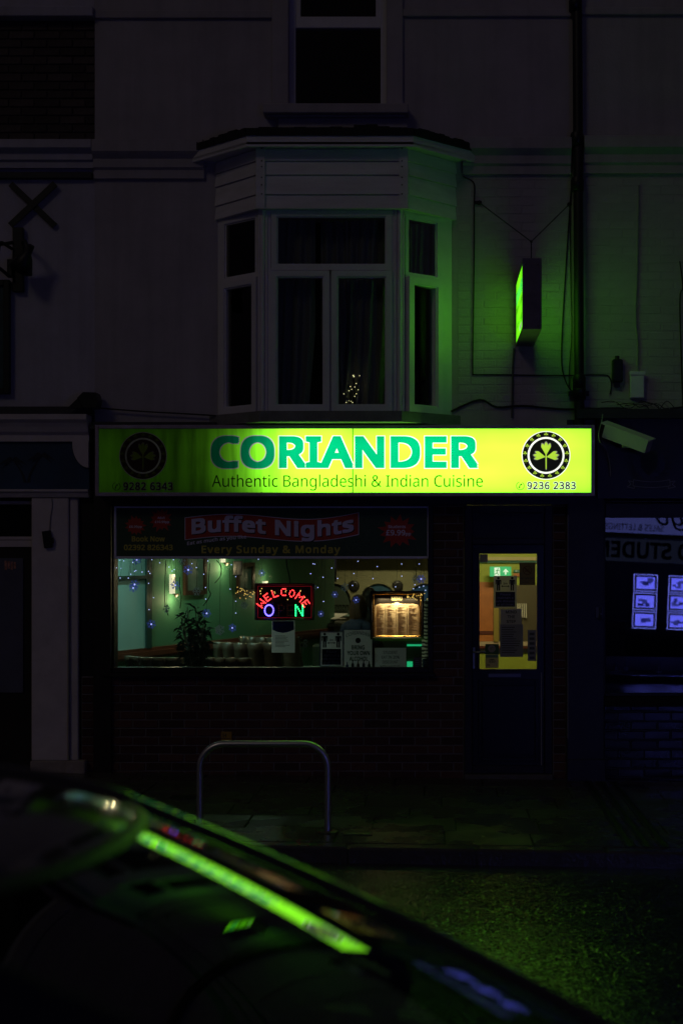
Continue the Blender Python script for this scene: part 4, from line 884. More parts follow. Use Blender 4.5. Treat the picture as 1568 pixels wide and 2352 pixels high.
sl_ = thing('fairy_light_curtain', 'curtain of cold white fairy lights and snowflakes hanging inside the restaurant window', 'fairy lights', (X(620), .12, Z(1284)))
bulb_me = MB().sphere((0, 0, 0), .0044, 6).build('bulb', SLB, sl_).data; bpy.data.objects.remove([o for o in sl_.children if o.data == bulb_me][0])
def put(me, name, p, parent):
    o = bpy.data.objects.new(name, me); COL.objects.link(o); o.location = p; o.parent = parent; o.matrix_parent_inverse = Matrix.Translation(-Vector(parent.location)); return o
q = MB(); rg = random.Random(5)
for u, v in bl:
    y = rg.uniform(.10, .17); p = (X(u, y), y, Z(v, y)); put(bulb_me, 'bulb', p, sl_)
    q.tube([p, (p[0] + rg.uniform(-.015, .015), y, p[2] + .10), (p[0] + rg.uniform(-.02, .02), y, Z(1240, y))], .0012, 4)
def snow_mesh(mats, r=.042):
    q = MB()
    for k in range(6):
        a = R(60 * k + 90); c, s = math.cos(a), math.sin(a)
        q.beam((0, 0, 0), (c * r, 0, s * r), .0055, .0035, (0, 1, 0))
        for sg in (-1, 1):
            b = a + sg * R(48); q.beam((c * r * .5, 0, s * r * .5), (c * r * .5 + math.cos(b) * r * .42, 0, s * r * .5 + math.sin(b) * r * .42), .0045, .0032, (0, 1, 0))
    q.sphere((0, -.004, 0), .0075, 6, 1); o = q.build('snowflake', mats, sl_); me = o.data; bpy.data.objects.remove(o); return me
sm1, sm2 = snow_mesh([SNW, SNB]), snow_mesh([SND, SND])
for L_, me in ((sf_lit, sm1), (sf_dim, sm2)):
    for u, v in L_:
        y = rg.uniform(.10, .16); o = put(me, 'snowflake', (X(u, y), y, Z(v, y)), sl_); o.rotation_euler = (0, rg.uniform(0, 1), rg.uniform(-.5, .5)); k_ = rg.uniform(.75, 1.15); o.scale = (k_,) * 3
        q.tube([(X(u, y), y, Z(v, y)), (X(u, y) + .01, y, Z(1240, y))], .0012, 4)
q.build('wire', CWIRE, sl_)
for P in (((660, 40), (650, 300), (645, 520), (660, 640), (690, 740)), ((840, 250), (835, 380), (855, 520), (840, 650)), ((1215, 80), (1200, 380), (1225, 470), (1190, 540), (1130, 620)), ((1300, 40), (1360, 120), (1350, 240), (1280, 330))):
    wire('hanging_flex', [(X(a), .18, Z(b)) for a, b in (c5(*p) for p in P)], .004, CABLE, parent=sl_)
# warm net lights seen past the LED sign and above the menu
nl = thing('warm_light_garland', 'garland of tiny warm lights strung behind the LED sign', 'fairy lights', (X(600), .30, Z(1382)))
GB = EM('amber_bulb', (1, .66, .16), 1.7); gm = MB().sphere((0, 0, 0), .0042, 5).build('bulb', GB, nl); gme = gm.data; bpy.data.objects.remove(gm)
q = MB(); prev = None
for i in range(46):
    u = rg.uniform(540, 585) if i < 26 else rg.uniform(586, 716); v = 1353 + 5 * math.sin(u * .09) + abs(rg.gauss(0, 11)); p = (X(u, .22), .22, Z(v, .22)); 
    if i < 26: put(gme, 'bulb', p, nl)
    else: p = (p[0], .03, p[2]) if rg.random() < .6 else p; put(gme, 'bulb', p, nl)
    q.tube([p, (p[0], p[1], Z(1350, .22))], .001, 3)
q.build('wire', CWIRE, nl)
n5 = thing('warm_light_garland', 'garland of tiny warm lights crossing the top corner of the lit menu', 'fairy lights', (X(950), .03, Z(1390)))
q = MB()
for i in range(30):
    u = rg.uniform(928, 986); v = 1366 + rg.uniform(-4, 22) * (u - 915) / 70; p = (X(u, .045), .045, Z(v, .045)); put(gme, 'bulb', p, n5); q.tube([p, (p[0], .045, p[2] + .02)], .001, 3)
q.build('wire', CWIRE, n5)

# ------------------------------------------------------------------ the restaurant's dining room
GREENW = M('green_wall_paint', (.055, .19, .10), .7, var=.12, vs=2, bump=.08, bs=40); OLIVEW = M('olive_cream_wall', (.20, .19, .10), .7, var=.1, vs=3)
LIME = M('lime_wall_paint', (.30, .36, .03), .6, var=.06, vs=4); TEALW = M('pale_teal_paint', (.34, .55, .52), .6, var=.10, vs=2); WOOD = M('red_brown_wood', (.11, .028, .014), .4, var=.3, vs=8, stretch=(.4, .4, 3)); CARPET = M('dark_carpet', (.03, .03, .025), .95, bump=.4, bs=200); CEIL = M('room_ceiling', (.22, .24, .18), .85)
dr = MB().box(-5.0, .30, .24, 10.2, -.06, 0.0).build('floor', CARPET); tagit(dr, 'dark carpet floor of the restaurant dining room', 'floor', kind='structure')
ce = MB().box(-5.0, .30, .24, 10.2, 2.75, 2.85).build('ceiling', CEIL); tagit(ce, 'pale ceiling of the restaurant dining room', 'ceiling', kind='structure')
wa, wb_ = Vector((-4.05, .24)), Vector((-1.35, 7.0))
dlw = (wb_ - wa).normalized(); nlw = Vector((dlw.y, -dlw.x))
def lwall(q, s0, s1, d0, d1, z0, z1, mi=0):
    P = [wa + dlw * s + nlw * e for s, e in ((s0, d0), (s1, d0), (s1, d1), (s0, d1))]; return q.column([(p.x, p.y) for p in P], z0, z1, mi)
def at_wall(u):
    """distance along the slanting wall of what shows at u"""
    k = (u - CU) / CF; return (k * (CD + wa.y) - wa.x) / (dlw.x - k * dlw.y)
Ll = (wb_ - wa).length
lw = lwall(MB(), 0, Ll, -.10, 0, 0, 2.75).build('wall', GREENW); tagit(lw, 'green slanting side wall of the dining room', 'wall', kind='structure')
dado = lwall(MB(), 1.9, Ll, 0, .05, .88, .93); lwall(dado, 1.9, Ll, 0, .035, .93, .965); lwall(dado, 1.9, Ll, 0, .03, .85, .88); dado.build('dado_rail', WOOD, lw)
bw = MB().box(-1.5, .30, 9.6, 9.8, 0, 2.75).build('wall', OLIVEW); tagit(bw, 'olive back wall of the dining room behind the bar', 'wall', kind='structure')
rw_ = MB().box(.24, .30, .24, 9.6, 0, 2.75).build('wall', OLIVEW); tagit(rw_, 'partition wall between the dining room and the entrance lobby', 'wall', kind='structure')
nearw = MB().box(-5.0, -4.0, .22, .24, 0, 2.75).build('wall', GREENW); tagit(nearw, 'short wall of the dining room beside the window', 'wall', kind='structure')
# cove strip above the bar
MB().box(-1.5, .24, 9.2, 9.6, 2.02, 2.06).build('cove_shelf', M('cream_shelf', (.42, .40, .30), .6), bw)
MB().box(-1.5, .24, 9.56, 9.6, 2.06, 2.35).build('cove_band', M('emerald_paint', (.02, .20, .06), .6), bw)
# a row of arched recesses, discs between
by9 = 9.6
for i, u in enumerate((700, 1060, 1425)):
    cu = c4(u, 0)[0]; cx = X(cu, by9); hw = .265; zt_ = Z(c4(0, 690)[1], by9)
    P = [(cx - hw, 1.0), (cx + hw, 1.0)] + [(cx + hw * math.cos(R(a)), zt_ - hw + hw * math.sin(R(a))) for a in range(0, 181, 12)]
    ar = MB().prism(P, by9 - .012, by9 - .002).build('arch_recess', M('arch_dark_%d' % i, ((.05, .07, .05), (.03, .08, .13), (.02, .07, .20))[i], .35), bw)
    n_ = 20; q = MB(); O = [(cx + (hw + .03) * math.cos(R(a)), zt_ - hw + (hw + .03) * math.sin(R(a))) for a in range(0, 181, 9)]; I_ = [(cx + hw * math.cos(R(a)), zt_ - hw + hw * math.sin(R(a))) for a in range(0, 181, 9)]
    for k in range(20): q.prism([O[k], O[k + 1], I_[k + 1], I_[k]], by9 - .05, by9 - .012)
    q.build('arch_rim', OLIVEW, bw)
    if i < 2:
        MB().box(cx - hw, cx + hw, by9 - .12, by9 - .012, zt_ - .50, zt_ - .48).build('glass_shelf', M('shelf_edge', (.2, .3, .26), .2), bw)
        for k in range(9 if i == 0 else 5):
            gx = cx - hw + .04 + k * .055; q = MB().lathe([(.018, 0), (.004, .01), (.004, .05), (.022, .08), (.024, .15), (.021, .15), (.018, .085)], (gx, by9 - .07, zt_ - .48), 10)
            q.single('wine_glass', glass('drinking_glass', 1.5), 'clear stemmed glass in a row on the shelf behind the bar', 'glass', 'glasses on the bar shelf')
for u in (535, 860, 1208, 1500):
    cu, cv = c4(u, 712); MB().lathe([(.09, 0), (.085, -.02), (.05, -.025)], (X(cu, by9), by9 - .002, Z(cv, by9)), 24, 'y').build('wall_disc', M('dark_plate', (.015, .014, .012), .4), bw)
# bar counter
bar = thing('bar_counter', 'dark bar counter with green glowing panels at the back of the restaurant', 'bar', (-.6, 7.2, 0))
q = MB().box(-2.1, .24, 6.9, 7.5, 0, .98); q.build('body', M('bar_front', (.03, .05, .035), .5), bar); MB().box(-2.15, .24, 6.8, 7.6, .98, 1.03, 0, .008).build('top', M('bar_top', (.05, .05, .045), .25), bar)
NEON = EM('green_led_panel', (.03, .85, .34), .55, True)
for u0, u1, v0, v1 in ((655, 724, 1482, 1508), (934, 983, 1480.5, 1484), (934, 947, 1520, 1545)): MB().box(X(u0, 6.85), X(u1, 6.85), 6.86, 6.9, Z(v1, 6.85), Z(v0, 6.85)).build('lit_panel', NEON, bar)
# dark furniture that hides most of those panels
LEATH = M('black_brown_leather', (.10, .072, .048), .26, var=.3, vs=10, bump=.1, bs=60); BOOTH = M('dark_green_booth', (.02, .035, .022), .5)
def booth(x0, x1, y, z1, label, mat=BOOTH):
    b = thing('booth_seat', label, 'booth', ((x0 + x1) / 2, y + .3, 0), 'booth seats in the dining room')
    n = max(2, int((x1 - x0) / .18))
    for k in range(n):
        a = x0 + (x1 - x0) * k / n; c = x0 + (x1 - x0) * (k + 1) / n; q = MB().box(a + .004, c - .004, y, y + .12, .42, z1, 0, .03); q.build('back_cushion', mat, b)
    MB().box(x0, x1, y + .12, y + .6, .08, .45, 0, .03).build('seat', mat, b); MB().box(x0, x1, y + .02, y + .58, 0, .08).build('plinth', BLACK, b)
booth(X(716, 5.0), X(790, 5.0), 5.0, .86, 'dark green booth seat before the lit bar panel')
def tub_chair(cx, cy_, zt_, rot, wdt=.56, label=''):
    t = thing('dining_chair', label, 'chair', (cx, cy_, 0), 'leather chairs by the restaurant window')
    mt = Matrix.Translation((cx, cy_, 0)) @ Matrix.Rotation(rot, 4, 'Z')
    def put_(q, name, mat): q.v = [tuple(mt @ Vector(p)) for p in q.v]; return q.build(name, mat, t)
    n = 5
    for k in range(n):                                         # padded ribs of a curved back
        a0, a1 = -wdt / 2 + wdt * k / n, -wdt / 2 + wdt * (k + 1) / n; q = MB(); m_ = 8; v = []
        for i in range(m_ + 1):
            z = .46 + (zt_ - .46) * i / m_; lean = .12 * (i / m_) ** 1.5; pf = .035 if i < m_ else .0
            for a, e in ((a0 + .004, 0), ((a0 + a1) / 2, 1), (a1 - .004, 0)): 
                cv = 1.1 * a * a; v.append((a, lean - cv - .03 - pf * e, z))
            for a, e in ((a1 - .004, 0), (a0 + .004, 0)): v.append((a, lean - 1.1 * a * a + .05, z))
        q.add(v, [(5 * i + j, 5 * i + (j + 1) % 5, 5 * i + 5 + (j + 1) % 5, 5 * i + 5 + j) for i in range(m_) for j in range(5)] + [(0, 1, 2, 3, 4), tuple(5 * m_ + j for j in range(5))], 0, True); put_(q, 'back_rib', LEATH)
    put_(MB().box(-wdt / 2, wdt / 2, -.48, -.02, .38, .47, 0, .03), 'seat', LEATH)
    for sx2 in (-1, 1):
        for yy2 in (-.44, -.04): put_(MB().tube([(sx2 * (wdt / 2 - .05), yy2, 0), (sx2 * (wdt / 2 - .06), yy2, .38)], [.014, .02], 8), 'leg', WOOD)
    return t
for u, y, zt_, rot, w_, lab in ((357, 1.0, .99, 2.75, .62, 'leather dining chair beside the bamboo plant near the window corner'), (566, 1.9, 1.07, 2.85, .74, 'ribbed leather dining chair just past the bamboo plant'), (617, 2.4, 1.10, 2.7, .70, 'ribbed leather dining chair below the LED sign'), (520, 1.2, .97, 2.9, .55, 'low leather dining chair hard against the window past the plant')):
    tub_chair(X(u, y), y, zt_, rot, w_, lab)
# long tables with cloths
def table(cx, cy_, w_, d_, label):
    t = thing('dining_table', label, 'table', (cx, cy_, 0), 'dining tables'); MB().box(cx - w_ / 2, cx + w_ / 2, cy_ - d_ / 2, cy_ + d_ / 2, .72, .75, 0, .005).build('tabletop', M('table_cloth_dim', (.16, .20, .15), .7), t)
    for a in (-1, 1):
        for b in (-1, 1): MB().tube([(cx + a * (w_ / 2 - .06), cy_ + b * (d_ / 2 - .06), 0), (cx + a * (w_ / 2 - .06), cy_ + b * (d_ / 2 - .06), .72)], .02, 8).build('leg', BLACKM, t)
table(X(715, 2.6), 2.6, .8, .7, 'dining table with the flower vase behind the paper notice'); table(X(480, 2.2), 2.6, .9, .7, 'dining table behind the bamboo plant')
# vase with flowers
vz = thing('flower_vase', 'dark flowers in a small vase before the green lit bar panel', 'vase', (X(690, 2.6), 2.6, .75))
q = MB().lathe([(.03, 0), (.035, .05), (.015, .10), (.02, .13)], (X(690, 2.6), 2.6, .751), 12); q.build('vase', BLACK, vz)
for k in range(7):
    a = k * .9; p = (X(690, 2.6) + .09 * math.cos(a) * (1 if k else .2), 2.6 + .05 * math.sin(a), 1.0 + .03 * (k % 3)); q = MB().tube([(X(690, 2.6), 2.6, .86), p], .003, 4)
    for j in range(5): q.sphere((p[0] + .016 * math.cos(j * 1.26), p[1], p[2] + .016 * math.sin(j * 1.26)), .013, 6)
    q.build('flower', M('dark_petals', (.02, .03, .02), .7), vz)
# bamboo in a pot
bp = thing('bamboo_plant', 'dark leafy bamboo plant standing inside the restaurant window', 'plant', (X(445, .55), .55, 0))
bxp = X(450, .55); q = MB().lathe([(.10, .60), (.13, .62), (.17, .90), (.18, .92), (.16, .92), (.15, .86)], (bxp, .55, 0), 18); q.build('pot', BLACK, bp)
MB().box(bxp - .22, bxp + .22, .33, .77, 0, .60).build('stand', BLACK, bp)
LEAFM = M('dark_bamboo_leaf', (.020, .045, .022), .5, rnd=0, var=.3, vs=20); STEMM = M('bamboo_cane', (.10, .10, .05), .5)
rg = random.Random(11); q = MB(); lv = MB()
for s in range(16):
    a = rg.uniform(0, 6.28); b0_ = (bxp + .07 * math.cos(a), .55 + .07 * math.sin(a), .86); tz = rg.uniform(1.12, 1.50); lean = rg.gauss(0, .085)
    tp = (b0_[0] + lean, b0_[1] + rg.gauss(0, .05), tz); md = tuple((b0_[i] + tp[i]) / 2 + (rg.uniform(-.015, .015)) for i in range(3)); q.tube([b0_, md, tp], [.007, .006, .003], 6)
    for k in range(30):
        t = rg.uniform(.15, 1.0) ; P = [b0_[i] + (tp[i] - b0_[i]) * t for i in range(3)]; d_ = Vector((rg.gauss(0, 1), rg.gauss(0, .6), rg.gauss(.15, .75))).normalized(); ln = rg.uniform(.05, .115)
        sd = d_.cross(Vector((0, 1, 0))); sd = sd.normalized() * ln * .105 if sd.length > .1 else Vector((.008, 0, 0)); P = Vector(P); br = P + d_ * .025
        lv.add([br, br + d_ * ln * .4 + sd, br + d_ * ln + Vector((0, 0, -ln * .25)), br + d_ * ln * .4 - sd], [(0, 1, 2), (0, 2, 3)]); q.tube([P, br], .0016, 4, caps=False)
q.build('canes', STEMM, bp); tagit(lv.build('leaves', LEAFM, bp, fix=False), kind='stuff')
# sconces and pictures on the slanting wall
def sconce(u, v0, v1, lab, e_):
    s = at_wall(u); p = wa + dlw * s + nlw * .07; y = p.y; t = thing('wall_sconce', lab, 'wall lamp', (p.x, y, Z(v1, y)), 'sconces on the green wall')
    z0, z1 = Z(v1, y), Z(v0, y); r = (X(401) - X(384)) / 2 * (CD + y) / CD
    q = MB(); v = []; n = 16
    for z in (z0, z1):
        for i in range(n + 1): a = math.pi * (i / n) + math.atan2(nlw.y, nlw.x) - math.pi / 2; v.append((p.x - nlw.x * .06 + math.cos(a) * r, y - nlw.y * .06 + math.sin(a) * r, z))
    q.add(v, [(i, i + 1, n + 2 + i, n + 1 + i) for i in range(n)], 0, True); q.build('lamp_shade', EM('frosted_lit_glass', (1, .86, .58), .85), t, fix=False)
    MB().lathe([(r * .25, -.03), (r * .9, 0), (r * .95, .008)], (p.x, y, z0 - .005), 14).build('finial', M('sconce_metal', (.10, .09, .07), .4, metal=.6), t)
    q = MB(); rg = random.Random(3)
    for k in range(26):                                          # little star cut-outs
        a = math.pi * rg.uniform(.2, .8) + math.atan2(nlw.y, nlw.x) - math.pi / 2; z = z0 + (z1 - z0) * rg.uniform(.3, .85); c = (p.x - nlw.x * .06 + math.cos(a) * (r + .002), y - nlw.y * .06 + math.sin(a) * (r + .002), z); q.sphere(c, .006, 5)
    q.build('star_cutouts', M('sconce_star', (.25, .18, .10), .6), t)
    for dz in (-.07, (z1 - z0) + .05):
        l_ = bpy.data.lights.new('sconce_bulb', 'POINT'); l_.energy = e_ * (1 if dz < 0 else .5); l_.color = (1, .80, .42); l_.shadow_soft_size = .03; lo = bpy.data.objects.new('sconce_bulb', l_); COL.objects.link(lo); lo.location = (p.x + nlw.x * .03, y + nlw.y * .03, z0 + dz); lo.parent = t; lo.matrix_parent_inverse = Matrix.Translation(-Vector(t.location))
    return t
sconce(392, 1319, 1364, 'bright star-cut wall sconce nearest the window on the green wall', 2.6); sconce(508, 1262, 1292, 'wall sconce above the garland, shining up the green wall', 2.4); sconce(605, 1335, 1360, 'far small wall sconce behind the LED sign', 1.6)
def picture(u0, u1, v0, v1, lab):
    s0, s1 = at_wall(u0), at_wall(u1); y = (wa + dlw * (s0 + s1) / 2).y; z0, z1 = Z(v1, y), Z(v0, y); t = thing('framed_picture', lab, 'picture', (*(wa + dlw * (s0 + s1) / 2 + nlw * .02), z0), 'pictures on the green wall'); f = .05
    q = MB(); lwall(q, s0, s0 + f, .002, .035, z0, z1); lwall(q, s1 - f, s1, .002, .035, z0, z1); lwall(q, s0 + f, s1 - f, .002, .035, z1 - f, z1); lwall(q, s0 + f, s1 - f, .002, .035, z0, z0 + f); q.build('frame', M('dark_picture_frame', (.04, .02, .012), .35), t)
    q = MB(); lwall(q, s0 + f, s1 - f, .002, .012, z0 + f, z1 - f); q.build('print', M('grey_green_print', (.10, .13, .10), .4, var=.4, vs=4), t)
picture(420, 470, 1262, 1366, 'large dark framed picture on the green wall above the bamboo plant'); picture(542, 580, 1292, 1364, 'framed picture on the green wall behind the garland')
q = MB(); s_ = at_wall(527); p = wa + dlw * s_ + nlw * .12
q.box(p.x - .06, p.x + .05, p.y - .05, p.y + .05, Z(1322, p.y), Z(1288, p.y), 0, .01).box(p.x - .02, p.x + .02, p.y - .0, p.y + .16, Z(1310, p.y), Z(1302, p.y)); q.single('wall_speaker', BLACK, 'black loudspeaker on the green wall beside the upper sconce', 'speaker')
# mirror at the window end of the wall, its reflection painted as flat pale teal
mi_ = thing('painted_mirror', 'large mirror panel, its reflection painted pale teal, with a dark rail at the window end of the green wall', 'mirror', (*(wa + dlw * 1.2 + nlw * .03), .95))
s0, s1 = .25, at_wall(330)
lwall(MB(), s0, s1, .004, .02, .96, 2.6).build('panel', TEALW, mi_)
q = MB(); ym = (wa + dlw * (s0 + s1) / 2).y
lwall(q, s0, s1 + .12, .02, .04, Z(1333, ym), Z(1325, ym)); lwall(q, s1, s1 + .10, .004, .04, .96, 2.6); q.build('rail', M('dark_green_trim', (.012, .05, .045), .5), mi_)
q = MB(); 
for k in range(9): lwall(q, s0 + .1 + k * .13, s0 + .13 + k * .13, .02, .024, 1.25, Z(1335, ym))
q.build('pleats', M('pale_pleat', (.5, .7, .68), .6), mi_)
sh = thing('window_shelf', 'pale shelf with a few dark ornaments below the mirror panel', 'shelf', (*(wa + dlw * 1.3 + nlw * .1), 1.1))
q = MB(); lwall(q, .35, 1.9, .01, .16, 1.17, 1.20); q.build('board', TEALW, sh)
for k, (s, w_, h) in enumerate(((.5, .10, .28), (.72, .09, .13), (.9, .14, .10), (1.15, .05, .2), (1.35, .10, .12), (1.6, .06, .16))):
    q = MB(); lwall(q, s, s + w_, .03, .10, 1.201, 1.201 + h); p_ = wa + dlw * (s + w_ / 2) + nlw * .065; q.sphere((p_.x, p_.y, 1.2 + h), .03, 8); q.single('ornament', M('ornament_%d' % k, ((.02, .03, .03), (.04, .07, .06), (.18, .26, .25))[k % 3], .5), ('tall dark ornament at the window end of the pale shelf', 'square dark ornament on the pale shelf', 'low pale box on the pale shelf', 'slim dark bottle on the pale shelf', 'low grey-green box on the pale shelf', 'slim pale bottle at the far end of the shelf')[k], 'ornament')
# papers and till on the bar
pp = thing('paper_pile', 'untidy pile of white papers on the bar counter', 'papers', (X(735, 6.9), 7.0, 1.03))
rg = random.Random(8)
for k in range(11):
    cx, cy_ = X(rg.uniform(700, 775), 7.0), rg.uniform(6.85, 7.2); a = rg.uniform(-.8, .8); z = 1.034 + k * .006; w_, d_ = .21, .30; up = rg.uniform(0, .07)
    P = [(cx + (px * math.cos(a) - py2 * math.sin(a)), cy_ + (px * math.sin(a) + py2 * math.cos(a)), z + (up if py2 > 0 else 0)) for px, py2 in ((-w_ / 2, -d_ / 2), (w_ / 2, -d_ / 2), (w_ / 2, d_ / 2), (-w_ / 2, d_ / 2))]
    MB().add(P + [(x, y, z_ - .003) for x, y, z_ in P], [(0, 1, 2, 3), (7, 6, 5, 4), (0, 4, 5, 1), (1, 5, 6, 2), (2, 6, 7, 3), (3, 7, 4, 0)]).build('paper', M('till_paper', (.60, .55, .48), .7), pp)
q = MB().box(X(668, 7), X(695, 7), 7.05, 7.35, 1.031, 1.16, 0, .01).beam((X(672, 7), 7.06, 1.16), (X(692, 7), 7.06, 1.34), .02, .14, (0, 1, 0)); q.single('cash_till', BLACK, 'dark till standing on the bar counter behind the LED sign', 'till')
# zebra-striped chair beyond the menu
zc = thing('striped_chair', 'zebra striped tub chair back showing past the edge of the lit menu', 'chair', (X(980, 4.6), 4.7, 0))
q = MB().box(X(968, 4.6), X(1002, 4.6), 4.6, 4.72, .45, 1.42, 0, .05); ZB_ = M('zebra_cloth', (.60, .57, .52), .8); nt = ZB_.node_tree; wv = nt.nodes.new('ShaderNodeTexWave'); wv.inputs['Scale'].default_value = 7; wv.inputs['Distortion'].default_value = 5; tcz = nt.nodes.new('ShaderNodeTexCoord'); rz = nt.nodes.new('ShaderNodeValToRGB'); rz.color_ramp.elements[0].position = .45; rz.color_ramp.elements[1].position = .55; rz.color_ramp.elements[0].color = (.02, .02, .02, 1); rz.color_ramp.elements[1].color = (.6, .57, .52, 1)
wv.bands_direction = 'Z'; nt.links.new(tcz.outputs['Object'], wv.inputs['Vector']); nt.links.new(wv.outputs[0], rz.inputs[0]); nt.links.new(rz.outputs[0], nt.nodes['Principled BSDF'].inputs['Base Color']); q.build('backrest', ZB_, zc)
MB().box(X(968, 4.6), X(1002, 4.6), 4.72, 5.15, .30, .46, 0, .03).build('seat', ZB_, zc)
for a in (970, 1000):
    for b in (4.66, 5.1): MB().tube([(X(a, 4.6), b, 0), (X(a, 4.6), b, .31)], .02, 8).build('leg', BLACK, zc)
# two customers on stools at the bar, seen from behind
def stool(x, y, lab):
    t = thing('bar_stool', lab, 'stool', (x, y, 0), 'stools at the bar'); MB().lathe([(.17, .60), (.18, .64), (.15, .66)], (x, y, 0), 16).build('seat', LEATH, t); MB().lathe([(.19, 0), (.18, .02), (.025, .05), (.022, .60)], (x, y, 0), 16).build('pedestal', STEEL, t)
def customer(x, y, sh_, head_c, coat, hair, skin, lab, turn):
    t = thing('person', lab, 'person', (x, y, 0)); me = bpy.data.meshes.new('body'); z = .68
    V = [(0, 0, z + .02), (0, .02, z + .2), (0, .05, z + .38), (0, .07, z + .47), (0, .09, z + .56),
         (-.17, .05, z + .43), (-.23, .14, z + .22), (-.16, .36, z + .35), (.17, .05, z + .43), (.23, .14, z + .22), (.16, .36, z + .35),
         (-.10, .02, z), (-.11, .36, z - .02), (-.11, .38, z - .40), (-.11, .46, z - .44), (.10, .02, z), (.11, .36, z - .02), (.11, .38, z - .40), (.11, .46, z - .44)]
    E = [(0, 1), (1, 2), (2, 3), (3, 4), (3, 5), (5, 6), (6, 7), (3, 8), (8, 9), (9, 10), (0, 11), (11, 12), (12, 13), (13, 14), (0, 15), (15, 16), (16, 17), (17, 18)]
    rad = [.15, .14, .16, .10, .06, .075, .055, .04, .075, .055, .04, .10, .085, .05, .045, .10, .085, .05, .045]
    me.from_pydata([tuple(c * sh_ for c in v) for v in V], E, []); o = bpy.data.objects.new('body', me); COL.objects.link(o); me.materials.append(coat)
    md = o.modifiers.new('skin', 'SKIN'); sk = me.skin_vertices[0].data
    for i, r_ in enumerate(rad): sk[i].radius = (r_, r_ * (.8 if i < 4 else 1))
    sk[0].use_root = True; o.modifiers.new('sub', 'SUBSURF').levels = 2; o.modifiers['sub'].render_levels = 2
    dg = bpy.context.evaluated_depsgraph_get(); m2 = bpy.data.meshes.new_from_object(o.evaluated_get(dg)); bpy.data.objects.remove(o)
    o = bpy.data.objects.new('body', m2); COL.objects.link(o)
    mt = Matrix.Rotation(turn, 4, 'Z'); m2.transform(Matrix.Translation((x, y, 0)) @ mt); o.parent = t; o.matrix_parent_inverse = Matrix.Translation(-Vector(t.location))
    for p_ in m2.polygons: p_.use_smooth = True
    hc = Vector((0, .11, z + .70)) * sh_; q = MB(); q.sphere(hc, .095, 18, 0, (.82, .98, 1.2)); q.sphere(hc + Vector((0, .095, -.02)), .018, 8, 0, (.7, 1, 1.3))
    for s in (-1, 1): q.sphere(hc + Vector((s * .078, .0, -.01)), .022, 8, 0, (.4, .8, 1.2)); q.sphere(hc + Vector((s * .03, .083, .015)), .010, 8, 1)
    q.box(hc.x - .022, hc.x + .022, hc.y + .086, hc.y + .092, hc.z - .055, hc.z - .048, 2); q.v = [tuple(Matrix.Translation((x, y, 0)) @ mt @ Vector(p)) for p in q.v]; q.build('head', [skin, PB, M('lips', (.20, .08, .06), .6)], t)
    q = MB(); rg = random.Random(int(x * 100)); q.sphere(hc + Vector((0, -.018, .022)), .108, 18, 0, (.88, .98, 1.16))
    for k in range(60):
        a = rg.uniform(math.pi * .95, math.pi * 2.05); p0 = hc + Vector((math.cos(a) * .088, math.sin(a) * .095 - .01, .05)); q.tube([p0, p0 + Vector((math.cos(a) * .014, math.sin(a) * .014, -.10)), p0 + Vector((math.cos(a) * .004, math.sin(a) * .008, -rg.uniform(.16, .24)))], [.014, .016, .006], 5)
    q.v = [tuple(Matrix.Translation((x, y, 0)) @ mt @ Vector(p)) for p in q.v]; q.build('hair', hair, t)
SKIN = M('skin', (.42, .26, .18), .6)
stool(X(815, 5.0), 5.0, 'bar stool under the person with brown hair'); stool(X(850, 5.5), 5.5, 'bar stool under the person with dark hair')
customer(X(815, 5.0), 5.0, .96, 0, M('blue_coat', (.018, .030, .075), .8), M('brown_hair', (.055, .025, .010), .6), SKIN, 'seated person with brown hair and a dark blue coat, seen from behind', -.4)
customer(X(850, 5.5), 5.5, 1.02, 0, M('black_coat', (.012, .012, .014), .8), M('black_hair', (.012, .010, .009), .5), SKIN, 'seated person with dark hair and dark clothes partly behind the lit menu', .2)
# ceiling lamps (their discs mirror in the glass)
def downlight(x, y, e_, col, lab, z=2.74):
    t = thing('ceiling_lamp', lab, 'ceiling lamp', (x, y, z), 'ceiling lamps in the dining room'); MB().lathe([(.05, -.004), (.06, -.004), (.06, .006)], (x, y, z), 14).build('rim', STEEL, t); MB().lathe([(.048, -.003), (.048, .0)], (x, y, z), 14).build('lens', EM('lamp_lens', (1, .85, .6), 1.5), t)
    l_ = bpy.data.lights.new('lamp', 'SPOT'); l_.energy = e_; l_.color = col; l_.spot_size = R(150); l_.spot_blend = 1; l_.shadow_soft_size = .05; lo = bpy.data.objects.new('lamp', l_); COL.objects.link(lo); lo.location = (x, y, z - .012); lo.parent = t; lo.matrix_parent_inverse = Matrix.Translation(-Vector(t.location))
downlight(-3.1, 1.6, 85, (.50, 1, .85), 'recessed ceiling lamp over the mirror panel'); downlight(-1.9, 3.6, 60, (.60, 1, .70), 'recessed ceiling lamp over the middle tables'); downlight(-2.3, 1.1, 34, (.85, 1, .7), 'added ceiling lamp brightening the leather chairs by the plant'); downlight(-.6, 8.3, 210, (1, .88, .5), 'recessed ceiling lamp over the bar'); downlight(-.6, 5.2, 4, (.9, .95, .5), 'recessed ceiling lamp before the bar')  # the lamp over the leather chairs is added to light their backs

